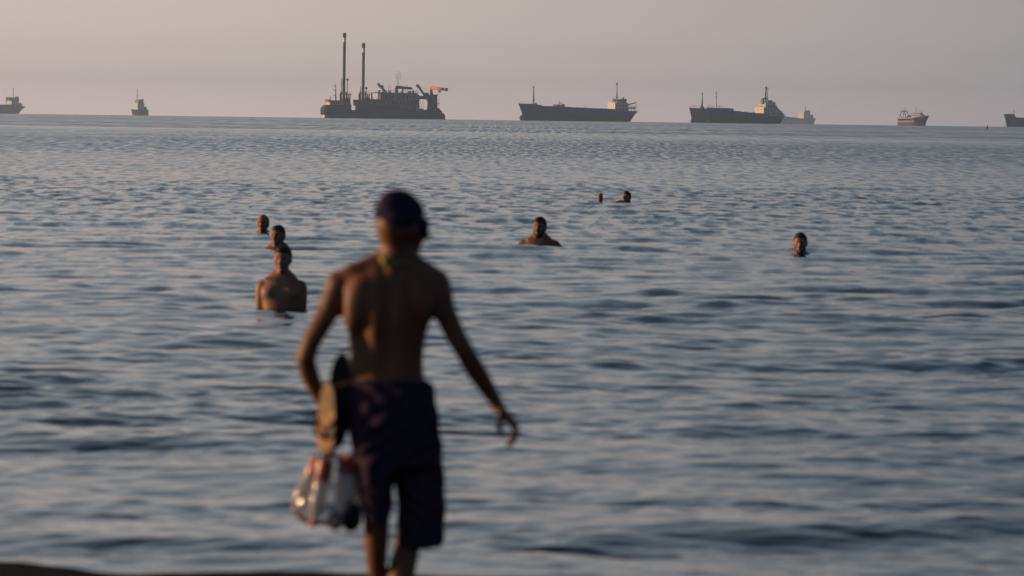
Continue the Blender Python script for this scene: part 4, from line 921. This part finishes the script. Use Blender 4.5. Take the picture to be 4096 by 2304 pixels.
# ------------------------------------------------------------------ what he carries in the left hand
def W(px, py, dy=0.0): return P(px, py, DM + dy)
M_tan = mat('tan_footbed', (0.155, 0.108, 0.064), 0.7, 0.2, noise=(20, (0.36, 0.22, 0.09), 0.4, 0.7, (1, 1, 1)))
M_sole = mat('black_sandal_rubber', (0.014, 0.017, 0.013), 0.7, 0.2)
def sandal(top, bot, n, width, foot_m, **kw):
    """sole outline from heel (top) to toe (bot); n: the way the footbed faces"""
    c = (top + bot) / 2; L_ = (bot - top).length; ux = (bot - top).normalized(); nn = Vector(n); nn = (nn - ux * nn.dot(ux)).normalized(); uy = nn.cross(ux)
    root = empty('sandal', c, **kw)
    prof = []
    for i in range(40):
        t = 2 * math.pi * i / 40; s_ = math.cos(t) * .5; wd = width * .5 * (0.86 + 0.22 * s_ * 2 * .6) * math.copysign(abs(math.sin(t)) ** .8, math.sin(t))
        if abs(s_) < .25: wd *= 0.92
        prof.append(ux * s_ * L_ + uy * wd)
    def slab(a, b_, name, m, par, k=1.0):
        mb = MB(); n_p = len(prof); vs = [p * k + nn * a for p in prof] + [p * k + nn * b_ for p in prof]
        mb.add(vs, [(i, (i + 1) % n_p, n_p + (i + 1) % n_p, n_p + i) for i in range(n_p)] + [tuple(range(n_p))[::-1], tuple(range(n_p, 2 * n_p))]); return mb.build(name, m, par)
    slab(-.012, .006, 'sole', M_sole, root); slab(.0062, .0085, 'footbed', foot_m, root, .96)
    mb = MB()
    for s_ in (-1, 1):
        pts = [ux * L_ * .30, ux * L_ * .20 + uy * s_ * width * .22 + nn * .035, ux * L_ * .02 + uy * s_ * width * .42 + nn * .012]
        for p_, q_ in zip(pts[:-1], pts[1:]): mb.tube(p_, q_, .0065, n=8)
    mb.build('strap', M_sole, root, smooth=True)
    return root
sandal(W(1318, 1528, -.06), W(1306, 1818, -.06), (-.80, -.66, .05), .125, M_tan, label='sandal whose sunlit tan footbed faces left, held in his left hand', cat='sandal', group='pair of sandals in his left hand')
sandal(W(1372, 1412, -.03), W(1338, 1795, -.02), (.35, .9, 0), .108, M_tan, label='sandal with black sole turned to the shore, held against his hip', cat='sandal', group='pair of sandals in his left hand')

def film(name, col, a, rough=.25):
    m = bpy.data.materials.new(name); m.use_nodes = True; t = m.node_tree; t.nodes.clear()
    o = t.nodes.new('ShaderNodeOutputMaterial'); tr = t.nodes.new('ShaderNodeBsdfTransparent'); df = t.nodes.new('ShaderNodeBsdfTranslucent'); d2 = t.nodes.new('ShaderNodeBsdfDiffuse'); gl = t.nodes.new('ShaderNodeBsdfGlossy')
    tr.inputs[0].default_value = (.92, .92, .92, 1); df.inputs[0].default_value = (*col, 1); d2.inputs[0].default_value = (*col, 1); gl.inputs['Roughness'].default_value = rough
    m1 = t.nodes.new('ShaderNodeMixShader'); m1.inputs[0].default_value = .5; t.links.new(df.outputs[0], m1.inputs[1]); t.links.new(d2.outputs[0], m1.inputs[2])
    m2 = t.nodes.new('ShaderNodeMixShader'); m2.inputs[0].default_value = a; t.links.new(tr.outputs[0], m2.inputs[1]); t.links.new(m1.outputs[0], m2.inputs[2])
    fr = t.nodes.new('ShaderNodeFresnel'); fr.inputs[0].default_value = 1.5
    m3 = t.nodes.new('ShaderNodeMixShader'); t.links.new(fr.outputs[0], m3.inputs[0]); t.links.new(m2.outputs[0], m3.inputs[1]); t.links.new(gl.outputs[0], m3.inputs[2]); t.links.new(m3.outputs[0], o.inputs[0])
    return m
M_film = film('clear_bag_film', (.88, .87, .90), .20, .14)
M_pet = film('clear_bottle_plastic', (.88, .89, .92), .62, .12)
M_rlab = mat('red_label', (.52, .05, .055), .45, .4); M_plab = film('pink_red_label_film', (.62, .16, .13), .85, .3)
M_rcap = mat('red_cap', (.55, .03, .05), .4, .4)
def bottle(base, tip, r, lab, cap=True, **kw):
    root = empty('drink_bottle', base, **kw); d = tip - base; L_ = d.length; u = d.normalized(); a = u.orthogonal().normalized(); b_ = u.cross(a)
    prof = [(0, .75), (.02, .95), (.06, 1), (.30, 1), (.33, .93), (.50, .93), (.53, 1), (.66, 1), (.78, .75), (.86, .42), (.90, .36), (.94, .36)]
    def lathe(pr, name, m, par, sc=1.0):
        rings = [[u * (t * L_) + (a * math.cos(h_) + b_ * math.sin(h_)) * r * w * sc for h_ in [2 * math.pi * k / 24 for k in range(24)]] for t, w in pr]
        return MB().loft(rings).build(name, m, par, smooth=True)
    lathe(prof, 'bottle_body', M_pet, root)
    lathe([(.04, .99), (.07, 1.0), (.31, 1.0), (.33, .95)], 'label', lab, root, 1.03)
    if cap: lathe([(.92, .46), (.93, .48), (.99, .48), (1.0, .44)], 'bottle_cap', M_rcap, root)
    return root
bottle(W(1306, 1832, -.05), W(1250, 2106, -.05), .029, M_plab, label='clear bottle hanging red cap down, lowest in the carried bag', cat='bottle', group='bottles in the carried bag')
bottle(W(1288, 1826, -.01), W(1168, 2062, .0), .031, M_plab, cap=False, label='clear bottle slanting out to the left side of the carried bag', cat='bottle', group='bottles in the carried bag')
bottle(W(1402, 1815, .0), W(1372, 2068, .0), .040, M_rlab, cap=False, label='clear bottle with deep red label, beside his thigh in the carried bag', cat='bottle', group='bottles in the carried bag')
# soft dark pouch and cream cloth ball at the bottom
M_pouch = mat('black_pouch_cloth', (.012, .013, .014), .85, .15, noise=(25, (.03, .03, .03), .4, .7, (1, 1, 1)), bump=.003)
M_cloth = mat('cream_cloth', (.52, .45, .32), .8, .2, noise=(22, (.36, .28, .18), .45, .7, (1, 1, 1)), bump=.004)
def lump(name, c, r, m, **kw):
    f = Flesh(); f.ell((0, 0, 0), r, 20, 14); f.ell((r[0] * .25, 0, r[2] * .35), [v * .75 for v in r], 18, 12); f.limb([(0, 0, r[2] * .6), (-.005, 0, r[2] * 1.25)], [.014, .009])
    e_ = empty(name, c, **kw); organic(f, 'body', m, e_, .004, 4, cloth=lambda co: co * (1 + .03 * np.sin(90 * co[:, :1]) * np.sin(70 * co[:, 2:3] + 2))); return e_
lump('pouch', W(1406, 2072, -.02), (.038, .036, .050), M_pouch, label='small black rounded pouch at the bottom of the carried bag', cat='pouch')
lump('cloth_bundle', W(1340, 2086, -.03), (.032, .030, .032), M_cloth, label='cream cloth bundle beside the black pouch in the carried bag', cat='cloth bundle')
# the bag itself
bc = W(1320, 1960, .0); rb = empty('plastic_bag', bc, label='clear crumpled plastic bag with bottles, hanging below the sandals', cat='plastic bag')
prof = [(1812, 1300, 1338, .018), (1842, 1262, 1424, .045), (1880, 1238, 1448, .055), (1930, 1212, 1452, .062), (1990, 1182, 1446, .066), (2040, 1172, 1436, .064), (2078, 1196, 1428, .052), (2100, 1240, 1410, .030)]
rings = []
for py, xl, xr, dp in prof:
    a_, b_ = W(xl, py) - bc, W(xr, py) - bc; c = (a_ + b_) / 2; hw = (b_.x - a_.x) / 2; ring = []
    for k in range(48):
        t_ = 2 * math.pi * k / 48; wob = 1 + .05 * math.sin(7 * t_ + py * .05) + .035 * math.sin(13 * t_ - py * .11)
        ring.append((c.x + hw * math.cos(t_) * wob, c.y + dp * math.sin(t_) * wob, c.z + .004 * math.sin(9 * t_ + py)))
    rings.append(ring)
MB().loft(rings).build('bag_film', M_film, rb, smooth=True)
MB().tube(W(1318, 1814) - bc, W(1322, 1680, -.01) - bc, .012, .008, n=10).build('bag_handle', M_film, rb, smooth=True)

# ------------------------------------------------------------------ haze over the sea
hm = bpy.data.materials.new('haze_air'); hm.use_nodes = True
t = hm.node_tree; t.nodes.clear(); o_ = t.nodes.new('ShaderNodeOutputMaterial'); pv = t.nodes.new('ShaderNodeVolumePrincipled')
pv.inputs['Color'].default_value = (0.75, 0.89, 1.0, 1); pv.inputs['Density'].default_value = HAZE; pv.inputs['Anisotropy'].default_value = 0.65
t.links.new(pv.outputs[0], o_.inputs['Volume'])
hb = bpy.data.meshes.new('haze'); bmh = bmesh.new(); bmesh.ops.create_cube(bmh, size=1.0); bmh.to_mesh(hb); bmh.free()
hz = bpy.data.objects.new('haze', hb); COL.objects.link(hz); hb.materials.append(hm)
hx, hy0, hy1, hz0, hz1 = 27700, -240, 10700, -62, 66
hz.location = (0, (hy0 + hy1) / 2, (hz0 + hz1) / 2); hz.scale = (2 * hx, hy1 - hy0, hz1 - hz0)
tag(hz, kind='stuff')
